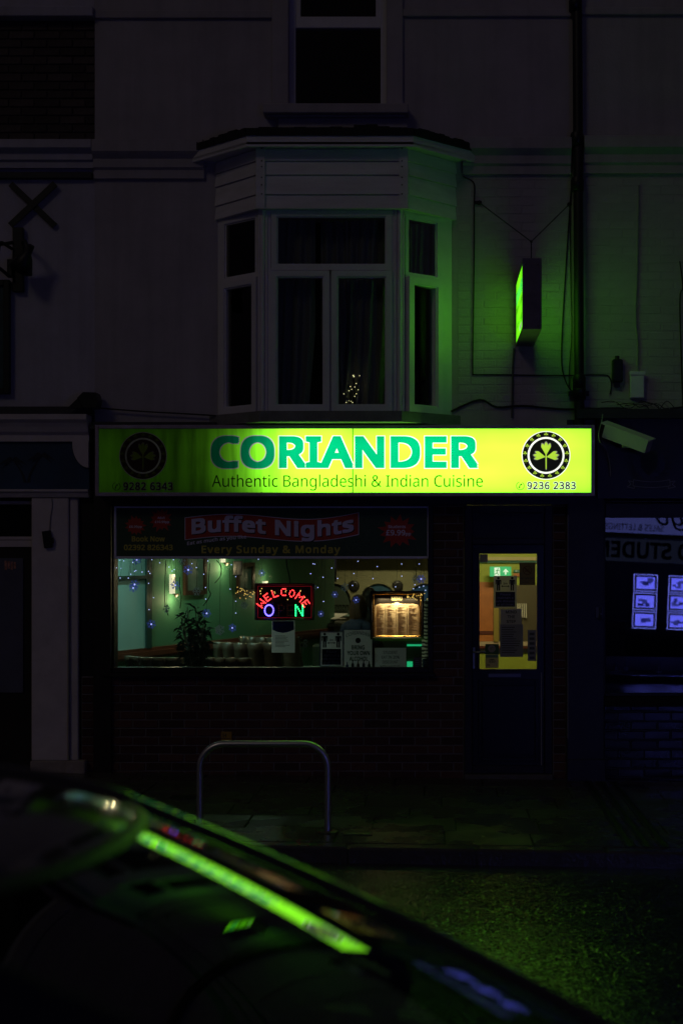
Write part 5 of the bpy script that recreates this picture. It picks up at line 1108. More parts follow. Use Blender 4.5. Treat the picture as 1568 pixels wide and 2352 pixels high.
# ------------------------------------------------------------------ the entrance lobby behind the door glass
lf_ = MB().box(.31, 1.30, .24, 2.6, -.06, 0).build('floor', CARPET); tagit(lf_, 'carpeted floor of the entrance lobby', 'floor', kind='structure')
lw1 = MB().box(.31, 1.30, 2.4, 2.5, 0, 2.7).build('wall', LIME); tagit(lw1, 'lime green back wall of the entrance lobby', 'wall', kind='structure')
lw2 = MB().box(1.22, 1.30, .24, 2.4, 0, 2.7).build('wall', LIME); tagit(lw2, 'lime green side wall of the entrance lobby', 'wall', kind='structure')
lc = MB().box(.31, 1.30, .24, 2.6, 2.7, 2.8).build('ceiling', CEIL); tagit(lc, 'ceiling of the entrance lobby', 'ceiling', kind='structure')
d5 = lambda a, b: (1016 + a * .2, 1129 + b * .2)
yb = 2.39
def lob(name, a0, a1, b0, b1, y, mat, t_=.02, parent=lw1):
    (u0, v0), (u1, v1) = d5(a0, b0), d5(a1, b1); return MB().box(X(u0, y), X(u1, y), y - t_, y, Z(v1, y), Z(v0, y)).build(name, mat, parent)
lob('cornice', 300, 1300, 752, 790, yb, M('cream_cornice', (.42, .36, .16), .6), .06); lob('cornice_shadow_band', 300, 1300, 790, 818, yb, M('teal_band', (.03, .14, .09), .6), .03)
lob('orange_panel', 330, 580, 1040, 1600, yb, M('orange_panel_paint', (.42, .14, .03), .45, var=.4, vs=3), .02); lob('panel_foot', 330, 580, 1602, 1640, yb, WOOD, .03); lob('orange_panel_lower', 330, 580, 1642, 1720, yb, M('orange_panel_paint', (.42, .14, .03), .45), .02)
lob('wall_post', 582, 640, 1040, 1720, yb, M('ochre_post', (.26, .20, .03), .5), .05); lob('dark_doorway', 642, 1160, 1075, 1720, yb, M('brown_doorway', (.07, .055, .02), .6), .02)
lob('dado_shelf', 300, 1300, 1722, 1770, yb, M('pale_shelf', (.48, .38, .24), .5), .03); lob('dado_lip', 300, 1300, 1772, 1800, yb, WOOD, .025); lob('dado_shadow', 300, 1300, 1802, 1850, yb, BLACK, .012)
for k in range(5): lob('radiator_fin', 850 + k * 24, 862 + k * 24, 1285, 1435 + k * 3, yb, M('radiator_white', (.55, .52, .42), .4), .08)
ey = 2.1; ex = thing('exit_sign', 'small glowing green running-man exit sign inside the lobby', 'exit sign', (X(1148, ey), ey, Z(1324, ey)))
(u0, v0), (u1, v1) = d5(540, 862), d5(787, 978)
MB().box(X(u0, ey), X(u1, ey), ey, ey + .05, Z(v1, ey), Z(v0, ey), 0, .004).build('case', EM('exit_green', (.03, .42, .16), .55, True), ex)
ew = EM('exit_white', (.62, .85, .72), .62); MB().box(X(d5(593, 0)[0], ey), X(d5(657, 0)[0], ey), ey - .002, ey, Z(d5(0, 970)[1], ey), Z(d5(0, 872)[1], ey)).build('door_symbol', ew, ex)
P = [d5(*p) for p in ((722, 885), (755, 920), (745, 930), (731, 915), (731, 955), (713, 955), (713, 915), (700, 930), (692, 920))]; MB().prism([(X(a, ey), Z(b, ey)) for a, b in P][::-1], ey - .002, ey).build('arrow', ew, ex)
eg = EM('exit_man_green', (.02, .25, .10), .4); q = MB(); q.lathe([(.006, 0), (.006, .001)], (X(d5(634, 0)[0], ey), ey - .0045, Z(d5(0, 888)[1], ey)), 10, 'y')
for A, B in (((628, 897), (622, 930)), ((622, 930), (640, 958)), ((622, 930), (606, 948)), ((606, 948), (594, 946)), ((628, 900), (652, 912)), ((628, 900), (606, 915))): a, b = d5(*A), d5(*B); q.beam((X(a[0], ey), ey - .004, Z(a[1], ey)), (X(b[0], ey), ey - .004, Z(b[1], ey)), .007, .002, (0, 1, 0))
q.build('running_figure', eg, ex)
sg = thing('small_wall_sign', 'little green and orange arrow signs on the lobby wall by the exit sign', 'sign', (X(1185, yb), yb - .02, Z(1327, yb))); lob('arrow_sign', 812, 880, 898, 928, yb, M('green_arrow_sign', (.03, .22, .12), .5), .02, sg); lob('fire_sign', 812, 880, 938, 975, yb, M('orange_sign', (.45, .16, .04), .5), .02, sg)
a, b = d5(850, 913); MB().prism([(X(u, yb), Z(v, yb)) for u, v in ((a - 5, b), (a - 1, b - 2.4), (a - 1, b - .8), (a + 5, b - .8), (a + 5, b + .8), (a - 1, b + .8), (a - 1, b + 2.4))][::-1], yb - .022, yb - .0205).build('arrow', POSTERW, sg)
lt = thing('lobby_fill_lamp', 'added warm strip lamp, unseen over the inside of the door, lighting the entrance lobby', 'lamp', (.75, .34, 2.5)); MB().box(.45, 1.05, .27, .36, 2.46, 2.54, 0, .01).build('housing', UPVC, lt); MB().box(.47, 1.03, .362, .368, 2.47, 2.53).build('diffuser', EM('lobby_fill_glass', (1, .85, .5), 1.2), lt)  # unseen lamp added here, turned inward so none spills onto the pavement
l_ = bpy.data.lights.new('lobby_fill_light', 'AREA'); l_.shape = 'RECTANGLE'; l_.size = .55; l_.size_y = .06; l_.energy = 21; l_.color = (1, .86, .5); lo = bpy.data.objects.new('lobby_fill_light', l_); COL.objects.link(lo); lo.location = (.75, .38, 2.5); lo.rotation_euler = (R(62), 0, 0); lo.parent = lt; lo.matrix_parent_inverse = Matrix.Translation(-Vector(lt.location))
# notices on the door glass
dy = .046
def dsheet(name, lab, a0, a1, b0, b1, mat, cat='notice', y=dy):
    (u0, v0), (u1, v1) = d5(a0, b0), d5(a1, b1); t = thing(name, lab, cat, (X((u0 + u1) / 2), y, Z(v1, y))); leafsheet(MB(), u0, u1, v0, v1, y).build('paper', mat, t); return t, u0, u1, v0, v1
t = thing('distance_poster', 'black and white keep-your-distance poster on the door glass', 'poster', (X(1160), dy, Z(1396))); (u0, v0), (u1, v1) = d5(586, 968), d5(850, 1336); distance_poster(t, u0, u1, v0, v1, dy - .006)
DGREY = M('door_paper_grey', (.30, .29, .42), .6, var=.06); DBLUE = papermat('door_paper_blue', (.24, .24, .46), .5); INK = M('door_ink', (.04, .04, .10), .6)
t, u0, u1, v0, v1 = dsheet('step_notice', 'grey MIND THE STEP notice on the door glass', 665, 906, 1345, 1526, papermat('step_paper', (.42, .40, .62), .45)); 
for i, (s, a, b) in enumerate((('MIND', .24, .76), ('THE', .32, .68), ('STEP', .28, .72))): T('lettering', s, u0 + a * (u1 - u0), u0 + b * (u1 - u0), v0 + 4 + i * 11, v0 + 11 + i * 11, dy - .001, INK, t, bold=.03)
t, u0, u1, v0, v1 = dsheet('rules_notice', 'tall dark blue printed notice on the door glass', 658, 922, 1526, 1900, DBLUE); lines(MB(), u0 + 4, u1 - 4, v0 + 6, v1 - 6, 12, dy - .001, 4).build('print', INK, t)
t, u0, u1, v0, v1 = dsheet('payment_sticker', 'narrow blue sticker with payment card marks on the door glass', 975, 1073, 1590, 1946, DBLUE, 'sticker')
for k in range(6): sheet(MB(), u0 + 4, u1 - 4, v0 + 6 + k * 11, v0 + 12 + k * 11, dy - .001, .0006).build('card_mark', INK, t)
t, u0, u1, v0, v1 = dsheet('no_smoking_sign', 'brownish no-smoking sign in the top corner of the door glass', 880, 1062, 815, 1075, papermat('smoking_sign_paper', (.20, .15, .13), .4), 'sign'); q = MB(); cu, cv = (u0 + u1) / 2, v0 + 18; n = 28
q.add([(X(cu + r_ * math.cos(2 * math.pi * i / n), dy), dy - .001, Z(cv + r_ * math.sin(2 * math.pi * i / n), dy)) for r_ in (10.5, 9) for i in range(n)], [(i, (i + 1) % n, n + (i + 1) % n, n + i) for i in range(n)])
for A, B, w_ in (((cu - 7, cv - 7), (cu + 7, cv + 7), .010), ((cu - 6, cv + 1.5), (cu + 5, cv + 1.5), .010), ((cu + 2, cv - 1), (cu + 4, cv - 5), .006)): q.beam((X(A[0], dy), dy - .0015, Z(A[1], dy)), (X(B[0], dy), dy - .0015, Z(B[1], dy)), w_, .0006, (0, 1, 0))
q.build('symbol', M('smoking_sign_ink', (.08, .02, .015), .6), t, fix=False); T('lettering', 'NO SMOKING', u0 + 4, u1 - 4, v0 + 34, v0 + 39, dy - .001, INK, t, bold=.02); lines(MB(), u0 + 4, u1 - 4, v0 + 42, v0 + 48, 2, dy - .001, 7).build('print', INK, t)
t, u0, u1, v0, v1 = dsheet('hygiene_sticker', 'green sticker with a pale disc on the door glass beside the handle', 488, 643, 1750, 1868, M('sticker_green', (.05, .14, .03), .5), 'sticker'); q = MB().lathe([(.033, 0), (.033, .001)], (X((u0 + u1) / 2 - .0), dy - .002, Z((v0 + v1) / 2 - 1, dy)), 24, 'y'); q.build('disc', M('sticker_disc', (.40, .36, .26), .6), t); lines(MB(), u0 + 11, u1 - 11, v0 + 7, v0 + 14, 4, dy - .0025, 8).build('print', M('sticker_green', (.05, .14, .03), .5), t)
t, u0, u1, v0, v1 = dsheet('review_sticker', 'cream review sticker with an owl face mark at the foot of the door glass', 490, 640, 1870, 2026, papermat('sticker_cream', (.66, .58, .36), .4), 'sticker'); sheet(MB(), u0 + .4, u1 - .4, v0 + .4, v0 + 7.5, dy - .001, .0006).build('green_band', M('sticker_band', (.16, .30, .18), .5), t)
q = MB(); cv = v0 + 15.6; n = 20
for s in (-1, 1):
    cu = (u0 + u1) / 2 + s * 3.9
    for r0, r1 in ((3.9, 3.0), (1.5, .0)): q.add([(X(cu + r_ * math.cos(2 * math.pi * i / n), dy), dy - .001, Z(cv + r_ * math.sin(2 * math.pi * i / n), dy)) for r_ in (r0, max(r1, .01)) for i in range(n)], [(i, (i + 1) % n, n + (i + 1) % n, n + i) for i in range(n)])
cu = (u0 + u1) / 2; q.add([(X(a, dy), dy - .001, Z(b, dy)) for a, b in ((cu - 7.6, cv - 3.4), (cu - 3, cv - 4.6), (cu + 3, cv - 4.6), (cu + 7.6, cv - 3.4), (cu + 4, cv - 3.6), (cu, cv - 2.6), (cu - 4, cv - 3.6))], [list(range(7))]); q.add([(X(a, dy), dy - .001, Z(b, dy)) for a, b in ((cu - 1.2, cv + 2), (cu + 1.2, cv + 2), (cu, cv + 4.4))], [(0, 1, 2)])
q.build('owl_mark', PB, t, fix=False); T('lettering', 'trip', u0 + 2.5, u0 + 10, v0 + 22, v0 + 27.5, dy - .001, PB, t, bold=.02)
t, u0, u1, v0, v1 = dsheet('corner_sticker', 'small blank blue sticker in the corner of the door glass', 425, 516, 720, 813, DBLUE, 'sticker')

# ------------------------------------------------------------------ estate agent's window contents
room(XR + .20, 5.6, .26, 3.6, 0, 2.9, M('estate_room_dim', (.06, .065, .08), .8), parent=rbld)
q = MB().box(X(1388), 4.0, .24, .75, 0, .88); q.build('window_bed', M('window_bed_paint', (.03, .03, .035), .6), rbld)
g8 = lambda a, b: ((2050 + a * .3401) / 1.5944, (2100 + b * .3401) / 1.5944)
for i, (a, b, w_, h, lab) in enumerate(((605, 1050, 42, 80, 'small clear pump bottle with white label at the end of the estate window'), (705, 1050, 46, 75, 'second small pump bottle with white label in the estate window'), (868, 1135, 50, 50, 'squat bottle with white label in the estate window'), (965, 1135, 55, 40, 'wide jar with white label in the estate window'), (1065, 1130, 55, 150, 'tall ribbed bottle standing on a carton in the estate window'))):
    u, v = g8(a, b); y = .42; x_ = X(u, y); zb_ = .88 if i in (2, 3) else Z(g8(0, (1050 if i < 2 else 1140))[1], y); r = w_ * .3401 / 1.5944 * (CD + y) / CF / 2; hh_ = h * .3401 / 1.5944 * (CD + y) / CF * 1.3
    if i in (2, 3): zb_ = Z(g8(0, 1145)[1], y)
    t = thing('bottle', lab, 'bottle', (x_, y, zb_), 'bottles in the estate window'); MB().lathe([(r, 0), (r, hh_ * .6), (r * .5, hh_ * .75), (r * .4, hh_), (r * .2, hh_ * 1.05)], (x_, y, zb_), 14).build('body', M('dim_bottle', (.10, .10, .12), .25), t); MB().lathe([(r * 1.02, .008), (r * 1.02, hh_ * .45)], (x_, y, zb_), 14).build('label', M('bottle_label', (.45, .44, .48), .6), t)
for i, (a0, a1, b0, b1, lab) in enumerate(((500, 690, 1050, 1245, 'worn brown carton under the pump bottles in the estate window'), (700, 815, 1060, 1245, 'narrow brown carton beside the worn one in the estate window'), (835, 900, 1145, 1280, 'small dark carton under the squat bottle in the estate window'), (910, 1195, 1145, 1420, 'big brown carton with a torn edge in the estate window'))):
    u0, v0 = g8(a0, b0); u1, v1 = g8(a1, b1); y = .34; x0_, x1_ = X(u0, y), X(u1, y); z1_ = Z(v0, y)
    t = thing('carton', lab, 'carton', ((x0_ + x1_) / 2, y + .12, .88), 'cartons in the estate window'); MB().box(x0_, x1_, y, y + .26, .88, z1_, 0, .004).build('box', M('brown_card', (.15, .11, .05), .8, var=.3, vs=8), t); MB().box(x0_ + .02, x1_ - .02, y - .002, y, (.88 + z1_) / 2 - .012, (.88 + z1_) / 2 + .012).build('tape', M('card_tape', (.22, .19, .13), .3), t)
MB().box(X(1404), X(1452), .5, .55, .88, Z(1425, .5)).single('red_board', M('dark_red_board', (.07, .014, .012), .5, var=.3, vs=5), 'dark red display board standing in the estate window', 'board')

# ------------------------------------------------------------------ wet ground
def wetmat(name, col, r0, r1, bump, bs, var=.3, vs=3., vor=False, dist=.01):
    m = M(name, col, .4, var=var, vs=vs); n = m.node_tree.nodes; L = m.node_tree.links; b = n['Principled BSDF']
    tc = n.new('ShaderNodeTexCoord'); nz = n.new('ShaderNodeTexNoise'); nz.inputs['Scale'].default_value = 1.6; nz.inputs['Detail'].default_value = 5; nz.inputs['Roughness'].default_value = .6
    mr = n.new('ShaderNodeMapRange'); mr.inputs[1].default_value = .35; mr.inputs[2].default_value = .65; mr.inputs[3].default_value = r0; mr.inputs[4].default_value = r1
    L.new(tc.outputs['Object'], nz.inputs['Vector']); L.new(nz.outputs[0], mr.inputs[0]); L.new(mr.outputs[0], b.inputs['Roughness'])
    if vor:
        h = n.new('ShaderNodeTexVoronoi'); h.inputs['Scale'].default_value = bs; hs = h.outputs['Distance']
        h2 = n.new('ShaderNodeTexNoise'); h2.inputs['Scale'].default_value = bs * .35; h2.inputs['Detail'].default_value = 4; L.new(tc.outputs['Object'], h2.inputs['Vector'])
        ad = n.new('ShaderNodeMath'); ad.operation = 'ADD'; L.new(hs, ad.inputs[0]); L.new(h2.outputs[0], ad.inputs[1]); hs = ad.outputs[0]
    else: h = n.new('ShaderNodeTexNoise'); h.inputs['Scale'].default_value = bs; h.inputs['Detail'].default_value = 6; hs = h.outputs[0]
    L.new(tc.outputs['Object'], h.inputs['Vector']); bp = n.new('ShaderNodeBump'); bp.inputs['Strength'].default_value = bump; bp.inputs['Distance'].default_value = dist
    L.new(hs, bp.inputs['Height']); L.new(bp.outputs[0], b.inputs['Normal']); L.new(bp.outputs[0], b.inputs['Coat Normal']); return m
ASPH = wetmat('wet_asphalt', (.05, .049, .047), .10, .26, 1.0, 85, var=.8, vs=45, vor=True, dist=.0016); ASPH.node_tree.nodes['Principled BSDF'].inputs['Coat Weight'].default_value = .0; ASPH.node_tree.nodes['Principled BSDF'].inputs['Specular IOR Level'].default_value = .5; ASPH.node_tree.nodes['Principled BSDF'].inputs['Coat Roughness'].default_value = .30; SLAB = wetmat('wet_paving', (.070, .063, .056), .10, .45, .35, 60, var=.35, vs=5, dist=.006); KERB = wetmat('wet_granite_kerb', (.085, .078, .070), .10, .35, .6, 45, dist=.008)
def sloped(q, x0, x1, y0, y1, zt, zb, bev=.0, tilt=(0, 0)):
    v = []
    for z, i in ((zb, 1), (zt - bev, 1), (zt, 0)):
        for x, y in ((x0 + (0 if i else bev), y0 + (0 if i else bev)), (x1 - (0 if i else bev), y0 + (0 if i else bev)), (x1 - (0 if i else bev), y1 - (0 if i else bev)), (x0 + (0 if i else bev), y1 - (0 if i else bev))):
            v.append((x, y, z + gz(x) + (tilt[0] * (x - (x0 + x1) / 2) + tilt[1] * (y - (y0 + y1) / 2) if z > zb else 0)))
    return q.add(v, [(0, 3, 2, 1), (8, 9, 10, 11)] + [(4 * k + i, 4 * k + (i + 1) % 4, 4 * k + 4 + (i + 1) % 4, 4 * k + 4 + i) for k in (0, 1) for i in range(4)])
g = MB().add([(-150, -200, gz(-150) - .20), (150, -200, gz(150) - .20), (150, 200, gz(150) - .20), (-150, 200, gz(-150) - .20)], [(0, 1, 2, 3)]).build('ground', M('dark_ground', (.03, .03, .03), .9, var=.2)); tagit(g, 'dark ground under the street', 'ground', kind='structure')
rd = MB().add([(-40, -11.2, gz(-40) - .105), (40, -11.2, gz(40) - .105), (40, -3.06, gz(40) - .105), (-40, -3.06, gz(-40) - .105)], [(0, 1, 2, 3)]).build('road', ASPH); tagit(rd, 'wet asphalt road glinting green before the kerb', 'road', kind='structure')
rg = random.Random(77); cv, cf = [], []                          # wet stone chips that stand a little proud of the tar
for k in range(190000):
    y = -3.25 - 5.9 * rg.random() ** 1.25; x = rg.uniform(-1.6, 3.0); r_ = rg.uniform(.003, .0085); a = rg.uniform(0, 6.28); tx, ty = rg.gauss(0, .082), rg.gauss(0, .082); b = len(cv); z = gz(x) - .105 + .0032
    wet = math.sin(x * 2.1 + 1.3 * math.sin(y * 1.7)) + math.sin(y * 3.3 + 1.1 * math.sin(x * 2.9)) + .8 * math.sin(x * 5.3 - y * 4.1)
    if wet < -.8 and rg.random() < .6 or y > -4.2 and rg.random() < (y + 4.2) * .9: continue   # under standing water
    for j in range(4):
        e_ = a + 1.571 * j + rg.uniform(-.3, .3); dx, dy_ = math.cos(e_) * r_, math.sin(e_) * r_ * 1.15; cv.append((x + dx, y + dy_, z + tx * dx + ty * dy_))
    cf.append((b, b + 1, b + 2, b + 3))
ch = bpy.data.meshes.new('stone_chips'); ch.from_pydata(cv, [], cf); ch.materials.append(M('wet_stone_chip', (.055, .054, .05), .26, var=.6, vs=30, spec=1.0)); ch.update()
ch = bpy.data.objects.new('stone_chips', ch); COL.objects.link(ch); ch.parent = rd; tagit(ch, kind='stuff')
pv = MB(); sloped(pv, -40, 40, -2.92, .26, -.016, -.19); pv = pv.build('pavement', M('dark_joint', (.018, .017, .016), .8)); tagit(pv, 'wet dark paving in front of the restaurant', 'pavement', kind='structure')
rg = random.Random(2); ys = [-.02, -.46, -.98, -1.50, -1.92, -2.42, -2.905]
for r_ in range(6):
    x = -6.3 + rg.uniform(0, .6)
    while x < 4.6:
        w_ = rg.choice((.60, .75, .90, .90)); q = MB(); sloped(q, x + .005, x + w_ - .005, ys[r_ + 1] + .004, ys[r_] - .004, rg.uniform(-.0025, .0015), -.06, .004, (rg.uniform(-.004, .004), rg.uniform(-.005, .005))); q.build('paving_slab', SLAB, pv); x += w_
kb = MB(); sloped(kb, -40, 40, -3.05, -2.925, -.012, -.2); kb = kb.build('kerb', KERB); tagit(kb, 'worn wet kerb along the pavement edge', 'kerb', kind='structure')
x = -7.15
while x < 6:
    w_ = rg.uniform(.80, 1.0); q = MB(); sloped(q, x + .006, x + w_ - .006, -3.062 + rg.uniform(-.004, .004), -2.915, rg.uniform(-.003, .003), -.2, .014, (rg.uniform(-.003, .003), -.01)); q.build('kerb_stone', KERB, kb); x += w_
op = MB(); sloped(op, -40, 40, -16.0, -11.35, 0, -.19); op = op.build('pavement', M('dry_paving', (.07, .066, .06), .9, var=.3, vs=5, bump=.3, bs=60)); tagit(op, 'wet pavement on the opposite side of the road', 'pavement', kind='structure')
ok_ = MB(); sloped(ok_, -40, 40, -11.35, -11.2, .0, -.2, .01); ok_ = ok_.build('kerb', KERB); tagit(ok_, 'kerb on the opposite side of the road', 'kerb', kind='structure')
IRON = M('wet_iron', (.05, .048, .045), .35, metal=.5, var=.3, vs=30, bump=.3, bs=60)
for k in range(3):
    x = 1.30 + k * .115; t = thing('drain_channel', ('iron drain channel across the pavement, the one of three on the door side', 'iron drain channel across the pavement, the middle one of three', 'iron drain channel across the pavement, the one of three on the dim window side')[k], 'drain', (x, -1.45, gz(x)), 'drain channels below the drainpipe')
    q = MB(); sloped(q, x, x + .018, -2.90, -.12, .0065, -.02); sloped(q, x + .055, x + .073, -2.90, -.12, .0065, -.02); q.build('edge', IRON, t); q = MB(); sloped(q, x + .019, x + .054, -2.90, -.12, .0035, -.02); q.build('channel_bed', M('channel_dirt', (.012, .012, .011), .6), t)
def cover(x, y, w_, d_, lab):
    t = thing('utility_cover', lab, 'cover', (x, y, gz(x))); q = MB(); 
    for a in ((x - w_ / 2, x + w_ / 2, y - d_ / 2, y - d_ / 2 + .02), (x - w_ / 2, x + w_ / 2, y + d_ / 2 - .02, y + d_ / 2), (x - w_ / 2, x - w_ / 2 + .02, y - d_ / 2 + .02, y + d_ / 2 - .02), (x + w_ / 2 - .02, x + w_ / 2, y - d_ / 2 + .02, y + d_ / 2 - .02)): sloped(q, *a, .0075, -.01)
    q.build('rim', IRON, t); q = MB(); sloped(q, x - w_ / 2 + .02, x + w_ / 2 - .02, y - d_ / 2 + .02, y + d_ / 2 - .02, .0045, -.01); q.build('plate', M('cover_plate', (.02, .02, .02), .4, bump=.5, bs=120), t)
cover(-1.97, -1.26, .19, .16, 'small iron cover in the pavement below the brick wall'); cover(1.70, -.34, .26, .22, 'iron cover in the pavement by the navy pilaster'); cover(-.52, -2.60, .20, .12, 'small iron cover in the pavement beside the bike stand')
# bike stand
bs_ = thing('bike_stand', 'shiny steel hoop bike stand on the wet pavement', 'bike stand', (-1.19, -2.55, 0))
STAIN = M('stainless_tube', (.72, .70, .71), .36, metal=1.0, var=.08, vs=20, bump=.02, bs=80)
xa, xb, zt_, rr = -1.63, -.735, .628, .17; P = [(xa, -2.55, -.03)]
P += [(xa, -2.55, .25), (xa, -2.55, zt_ - rr)] + [(xa + rr - rr * math.cos(R(a)), -2.55, zt_ - rr + rr * math.sin(R(a))) for a in range(10, 91, 10)] + [((xa + xb) / 2, -2.55, zt_)] + [(xb - rr + rr * math.sin(R(a)), -2.55, zt_ - rr + rr * math.cos(R(a))) for a in range(0, 91, 10)] + [(xb, -2.55, .25), (xb, -2.55, -.03)]
MB().tube(P, .0235, 18).build('hoop', STAIN, bs_)
for x in (xa, xb): MB().lathe([(.075, -.01), (.075, .006), (.066, .009), (.025, .010)], (x, -2.55, gz(x)), 20).build('floor_flange', IRON, bs_)
# hydrant plate on the brickwork
hp_ = thing('yellow_plate', 'small yellow plate with black marks low on the brick wall above the bike stand', 'sign', (X(520), -.02, Z(1706)))
HYEL = M('hydrant_yellow', (.42, .24, .03), .5, var=.2, vs=30); sheet(MB(), 508, 532, 1681, 1707, -.022, .02).build('plate', HYEL, hp_); q = MB(); q.box(X(509), X(531), -.0235, -.0225, Z(1696), Z(1694.8)); q.box(X(513), X(514.5), -.0235, -.0225, Z(1693), Z(1684)); q.box(X(519), X(520.5), -.0235, -.0225, Z(1693), Z(1684)); q.box(X(514.5), X(519), -.0235, -.0225, Z(1689.2), Z(1688)); q.box(X(511), X(529), -.0235, -.0225, Z(1702), Z(1700.8)); q.build('marks', PB, hp_)

# ------------------------------------------------------------------ the parked car
YC = -10.02; ROAD = -.105
WS = (1.2938, -.4682, -.1642, .2982, .3107, .005, -.0465, -1.0665)
def fz(x, w_):
    z0, p1, p2, k2, k3, t, m, k4 = WS; q = x + .2
    return z0 + p1 * q + p2 * q * q / 2 - k2 * w_ * w_ / 2 - k3 * w_ ** 3 / 6 - k4 * w_ ** 4 / 24 + t * q * w_ + m * w_
GW = .62; GN = .72                                              # half widths of the glass, far and near side
def xt(w_): return -.535 - .125 * (w_ / GW) ** 2                # header edge of the glass, bowed forward in the middle
def xb_(w_): return .52 - .04 * (w_ / GW) ** 2                   # foot of the glass
def rz(x, w_):
    d = max(0, xt(w_) - x); L_ = .26; base = fz(xt(w_), w_)
    z = base + .37 * L_ * (1 - math.exp(-d / L_)) - .012 * max(0, d - .9) ** 2
    return z + .003
car = thing('parked_car', 'dark parked car whose sloping windscreen mirrors the green sign', 'car', (-.65, YC, ROAD))
CPAINT = M('black_car_paint', (.006, .007, .011), .12, coat=.6); CTRIM = M('black_car_trim', (.010, .010, .010), .45); CGLASS = glass('car_glass', 1.78, (.12, .14, .13)); RUB = M('tyre_rubber', (.015, .015, .015), .85, bump=.2, bs=80); RIM = M('alloy_rim', (.35, .35, .37), .3, metal=.9)
def grid(name, fn, nu, nv, mat, parent, thick=0):
    q = MB(); v = [fn(i / nu, j / nv) for i in range(nu + 1) for j in range(nv + 1)]
    q.add(v, [(i * (nv + 1) + j, (i + 1) * (nv + 1) + j, (i + 1) * (nv + 1) + j + 1, i * (nv + 1) + j + 1) for i in range(nu) for j in range(nv)], 0, True); return q.build(name, mat, parent)
def ws(a, b): w_ = -GN + (GN + GW) * b; x = xt(w_) + (xb_(w_) - xt(w_)) * a; return (x, YC + w_, fz(x, w_))
grid('windscreen', ws, 60, 60, CGLASS, car)
def roof(a, b): w_ = -GN + (GN + GW) * b; x = xt(w_) - .022 - a * (2.20 + xt(w_)); return (x, YC + w_, rz(x, w_) - (.07 * a ** 6))
roof_o = grid('roof', roof, 50, 40, CPAINT, car)
def seal(a, b): w_ = -GN + (GN + GW) * b; x = xt(w_) - .024 + .034 * a; return (x, YC + w_, (rz(x, w_) if a < .5 else fz(x, w_) + .003) + .004 * math.sin(math.pi * a))
grid('header_seal', seal, 6, 40, CTRIM, roof_o)
def rail(sg):
    def f(a, b):
        s = -2.2 + a * (2.2 + xb_(GW)); x = s; w0 = GW if sg > 0 else GN; z0 = fz(x, sg * w0) if x > xt(w0) else rz(x, sg * w0) - .07 * ((xt(w0) - x) / (2.2 + xt(w0))) ** 6
        e = b; ww = w0 - .006 + .095 * e; zz = z0 + .017 * math.sin(min(1, e * 2.2) * math.pi * .5) - .105 * max(0, e - .35) ** 1.6
        return (x, YC + sg * ww, zz)
    return f
for sg in (-1, 1): grid('pillar_rail', rail(sg), 60, 10, CPAINT if sg > 0 else M('matt_pillar_trim', (.010, .010, .010), .8), car)
belt = .90
def st(x):                                                       # half width and top height of the lower body
    T_ = [(-2.74, .60, .52), (-2.70, .74, .80), (-2.55, .80, .93), (-2.0, .845, .955), (-.9, .865, .93), (-.2, .865, .89), (.3, .86, .80), (.9, .83, .74), (1.25, .78, .67), (1.40, .68, .60), (1.46, .58, .52)]
    for i in range(len(T_) - 1):
        if T_[i][0] <= x <= T_[i + 1][0]:
            t = (x - T_[i][0]) / (T_[i + 1][0] - T_[i][0]); return T_[i][1] + (T_[i + 1][1] - T_[i][1]) * t, T_[i][2] + (T_[i + 1][2] - T_[i][2]) * t
    return T_[-1][1], T_[-1][2]
WX = (-2.05, .78)
def bodyside(sg):
    def f(a, b):
        x = -2.74 + 4.20 * a; hw, zt_ = st(x); zs = ROAD + .10
        for c in WX:
            d = abs(x - c)
            if d < .36: zs = max(zs, ROAD + .30 + math.sqrt(max(0, .36 ** 2 - d * d)))
        zs = min(zs, zt_ - .05); z = zs + (zt_ - zs) * b; bul = math.sin(math.pi * min(1, max(0, (z - ROAD - .1) / .95))) ; return (x, YC + sg * (hw - .07 + .07 * bul), z)
    return f
for sg in (-1, 1): grid('body_side', bodyside(sg), 84, 12, CPAINT, car)
def bonnet(a, b): x = .36 + 1.10 * a; hw, zt_ = st(x); w_ = -1 + 2 * b; return (x, YC + w_ * (hw - .07), zt_ + .17 * (1 - w_ * w_) * (1 - a * .65))
grid('bonnet', bonnet, 20, 20, CPAINT, car)
def nose(a, b): w_ = -1 + 2 * b; z = ROAD + .2 + (.55 + .02 - ROAD - .2) * a; return (1.46 + .03 * math.sin(math.pi * a) - .10 * w_ ** 4 * .5, YC + w_ * .56, z)
grid('front_bumper', nose, 8, 16, CPAINT, car)
def tail(a, b): w_ = -1 + 2 * b; z = ROAD + .2 + (.95 - ROAD - .2) * a; return (-2.74 - .04 * math.sin(math.pi * a) + .05 * w_ ** 4, YC + w_ * .62, z)
grid('rear_bumper', tail, 8, 16, CPAINT, car)
def hatch(a, b): w_ = -.60 + 1.2 * b; x = -2.18 - .50 * a; return (x, YC + w_ * (1 + .05 * a), rz(-2.18, 0) - .10 - (rz(-2.18, 0) - .10 - .93) * a ** 1.1 - .10 * w_ * w_)
grid('rear_window', hatch, 10, 12, CGLASS, car)
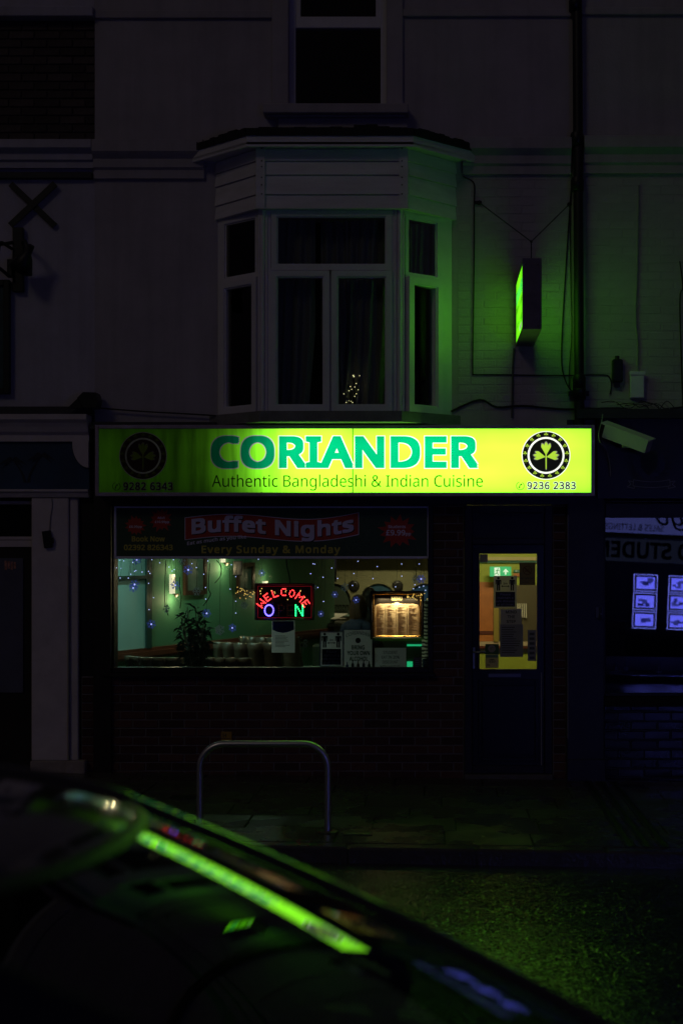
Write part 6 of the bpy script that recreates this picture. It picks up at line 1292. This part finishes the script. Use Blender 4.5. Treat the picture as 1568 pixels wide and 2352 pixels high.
for sg in (-1, 1):
    for xa_, xb2 in ((-.95, -.12), (-2.02, -1.03)):
        def sg_f(a, b, xa_=xa_, xb2=xb2):
            x = xa_ + (xb2 - xa_) * a; z1 = (fz(x, sg * GW) if x > xt(GW) else rz(x, sg * GW)) - .05; z0 = belt; z = z0 + (max(z1, z0 + .01) - z0) * b; k = (z - z0) / .50; return (x, YC + sg * (.815 - .11 * k), z)
        grid('side_window', sg_f, 14, 6, CGLASS, car)
    q = MB()
    for xp in (-1.0, -2.06): q.beam((xp, YC + sg * .812, belt - .02), (xp - .04, YC + sg * .70, 1.42), .03, .085, (0, sg, .2))
    q.build('door_pillar', CTRIM, car); q = MB().box(-2.35, -.25, YC + sg * .80 - .02, YC + sg * .80 + .02, belt - .025, belt); q.build('belt_trim', CTRIM, car)
    for xd in (-.85, -1.85): MB().box(xd, xd + .16, YC + sg * .872 - .012, YC + sg * .872 + .012, .76, .785, 0, .006).build('door_handle', CTRIM, car)
    q = MB().sphere((-.12, YC + sg * .98, .90), .1, 12, 0, (.7, 1, .72)).beam((-.10, YC + sg * .82, .86), (-.11, YC + sg * .92, .88), .04, .03); q.build('door_mirror', CPAINT, car)
    MB().sphere((1.36, YC + sg * .60, .58), .11, 14, 0, (.8, 1.1, .6)).build('headlight', M('headlight_lens', (.35, .36, .38), .1), car); MB().sphere((-2.70, YC + sg * .66, .74), .09, 12, 0, (.5, 1, 1.7)).build('tail_light', M('tail_lens', (.20, .01, .01), .15), car)
    for xw in WX:
        wh = MB().lathe([(.20, -.09), (.30, -.10), (.315, -.06), (.315, .06), (.30, .10), (.20, .09)], (xw, YC + sg * .76, ROAD + .315 + gz(xw) + .008), 28, 'y').build('wheel', RUB, car)
        q = MB().lathe([(.205, -.05), (.19, sg * .04), (.06, sg * .075), (.05, sg * .085)], (xw, YC + sg * .76, ROAD + .315 + gz(xw) + .008), 20, 'y'); q.build('rim', RIM, wh)
MB().box(-2.6, 1.3, YC - .70, YC + .70, ROAD + .11, ROAD + .16).build('floor_pan', CTRIM, car)
def dash(a, b): w_ = -.72 + 1.44 * b; return (.46 - .50 * a, YC + w_, .90 - .03 * w_ * w_ - .06 * a * a - (.25 if a > .95 else 0))
grid('dashboard', dash, 12, 12, M('dash_plastic', (.012, .012, .012), .7, bump=.2, bs=150), car)
SEATM = M('car_seat_cloth', (.02, .02, .022), .9)
for w_ in (-.36, .36):
    q = MB().box(-1.0, -.45, YC + w_ - .24, YC + w_ + .24, .28, .45, 0, .05); q.build('seat', SEATM, car); q = MB(); q.beam((-.98, YC + w_, .42), (-1.18, YC + w_, 1.0), .46, .13, (1, 0, .3)); q.build('backrest', SEATM, car); MB().box(-1.27, -1.16, YC + w_ - .12, YC + w_ + .12, 1.03, 1.20, 0, .03).build('headrest', SEATM, car)
q = MB(); q.box(-2.0, -1.5, YC - .6, YC + .6, .28, .45, 0, .05); q.beam((-1.98, YC, .42), (-2.12, YC, .98), 1.2, .13, (1, 0, .3)); q.build('rear_seat', SEATM, car)
n = 28; q = MB().tube([(-.20 + .05 * math.sin(2 * math.pi * i / n), YC + .36 + .18 * math.cos(2 * math.pi * i / n), .84 + .17 * math.sin(2 * math.pi * i / n)) for i in range(n + 1)], .014, 8, caps=False); q.beam((-.20, YC + .19, .84), (-.20, YC + .53, .84), .04, .02).build('steering_wheel', CTRIM, car)

# a second car, parked nose to nose with it, is seen only in the window glass
def copy_tree(o, parent=None):
    c = o.copy(); COL.objects.link(c); c.parent = parent
    for k in list(o.children): copy_tree(k, c)
    return c
car2 = copy_tree(car); car2.location = (4.81, YC, ROAD - .067); car2.rotation_euler = (0, 0, math.pi)
tagit(car2, 'second dark parked car, its bonnet mirrored in the dim shop window', 'car', 'cars parked along the far kerb'); car['group'] = 'cars parked along the far kerb'

# ------------------------------------------------------------------ the lit estate agent across the road, mirrored in the dim window
OY = -16.0
ob = thing('opposite_building', 'building across the road with a blue lit window, mirrored in the dim shop window', 'building', (1.0, OY - .5, 0))
OW = M('opposite_render', (.20, .19, .20), .8, var=.15, vs=2, bump=.1, bs=30)
q = MB().box(-9, 2.95, OY - .4, OY - .1, -.2, 8.5).box(6.2, 9, OY - .4, OY - .1, -.2, 8.5).box(2.95, 6.2, OY - .4, OY - .1, 3.05, 8.5); q.build('wall', OW, ob); MB().box(2.95, 6.2, OY - .4, OY - .16, -.2, .5).build('riser', BLACK, ob)
OBL = EM('blue_lit_fascia', (.15, .17, .62), 1.5, True); OPL = M('estate_sign_ink', (.010, .010, .02), .5)
# the boards are turned off level to give their mirror image its slant
TA = R(2.6); piv = Vector((3.4, 0, 2.4))
def tl(o):
    mt = Matrix.Translation(piv) @ Matrix.Rotation(TA, 4, 'Y') @ Matrix.Translation(-piv); o.data.transform(mt); return o
tl(MB().box(2.6, 6.6, OY - .14, OY - .04, 2.44, 3.1).build('fascia', OBL, ob)); tl(MB().box(2.6, 6.6, OY - .12, OY + .02, 2.36, 2.43).build('fascia_lip', M('fascia_lip_white', (.5, .5, .55), .5), ob)); tl(MB().box(2.6, 6.6, OY - .13, OY - .05, 1.86, 2.32).build('letting_board', EM('dim_letting_board', (.10, .12, .26), .42, True), ob))
def otext(body, x0, x1, z0, z1, mat, bold=0., shear=0.): return tl(text('lettering', body, x0, x1, z0, z1, OY - .034, mat, ob, bold=bold, shear=shear))
otext('SALES & LETTINGS', 4.62, 3.44, 2.49, 2.62, OPL, .01); otext('ingo', 5.45, 4.45, 2.52, 2.96, OPL, .01, .35)
o = text('lettering', 'TO STUDENTS', 5.45, 2.85, 1.93, 2.27, OY - .044, OPL, ob, bold=.03); tl(o)
MB().box(2.95, 6.2, OY - .9, OY - .85, .55, 3.0).build('window_back', M('estate_back', (.05, .05, .06), .8), ob)
CARD = EM('card_blue_white', (.14, .15, 1.0), 8.0, True); CARDB = EM('card_edge_light', (.20, .23, 1.0), 8.0); CPH = [EM('card_photo_%d' % i, c, 2.4) for i, c in enumerate(((.04, .05, .45), (.08, .10, .6), (.015, .02, .22)))]
for c_ in range(3):
    for r_ in range(3):
        x0_ = 4.02 + c_ * .70; z1_ = 1.59 - r_ * .372; k = ('top', 'second', 'third', 'bottom')[r_]
        t = thing('property_card', 'blue glowing property card mirrored in the dim shop window glass', 'lit card', (x0_ + .24, OY, z1_ - .34), 'lit property cards')
        def part(q, name, mat):
            o = q.build(name, mat, t); mt = Matrix.Translation(Vector((3.9, 0, 1.2))) @ Matrix.Rotation(R(2.2), 4, 'Y') @ Matrix.Translation(-Vector((3.9, 0, 1.2))); o.data.transform(mt)
        yy = OY - .02
        part(frame(MB(), x0_, x0_ + .475, z1_ - .34, z1_, .012, yy - .02, yy), 'edge_light', CARDB); part(MB().box(x0_ + .012, x0_ + .463, yy - .03, yy - .012, z1_ - .328, z1_ - .012), 'backing', BLACK); part(MB().box(x0_ + .055, x0_ + .42, yy - .010, yy - .006, z1_ - .29, z1_ - .05), 'sheet', CARD)
        rg = random.Random(c_ * 7 + r_)
        for k2 in range(5): a = x0_ + .07 + rg.uniform(0, .22); b = z1_ - .27 + rg.uniform(0, .12); part(MB().box(a, a + rg.uniform(.06, .13), yy - .004 + k2 * .0012, yy - .003 + k2 * .0012, b, b + rg.uniform(.03, .09)), 'photo', CPH[k2 % 3])
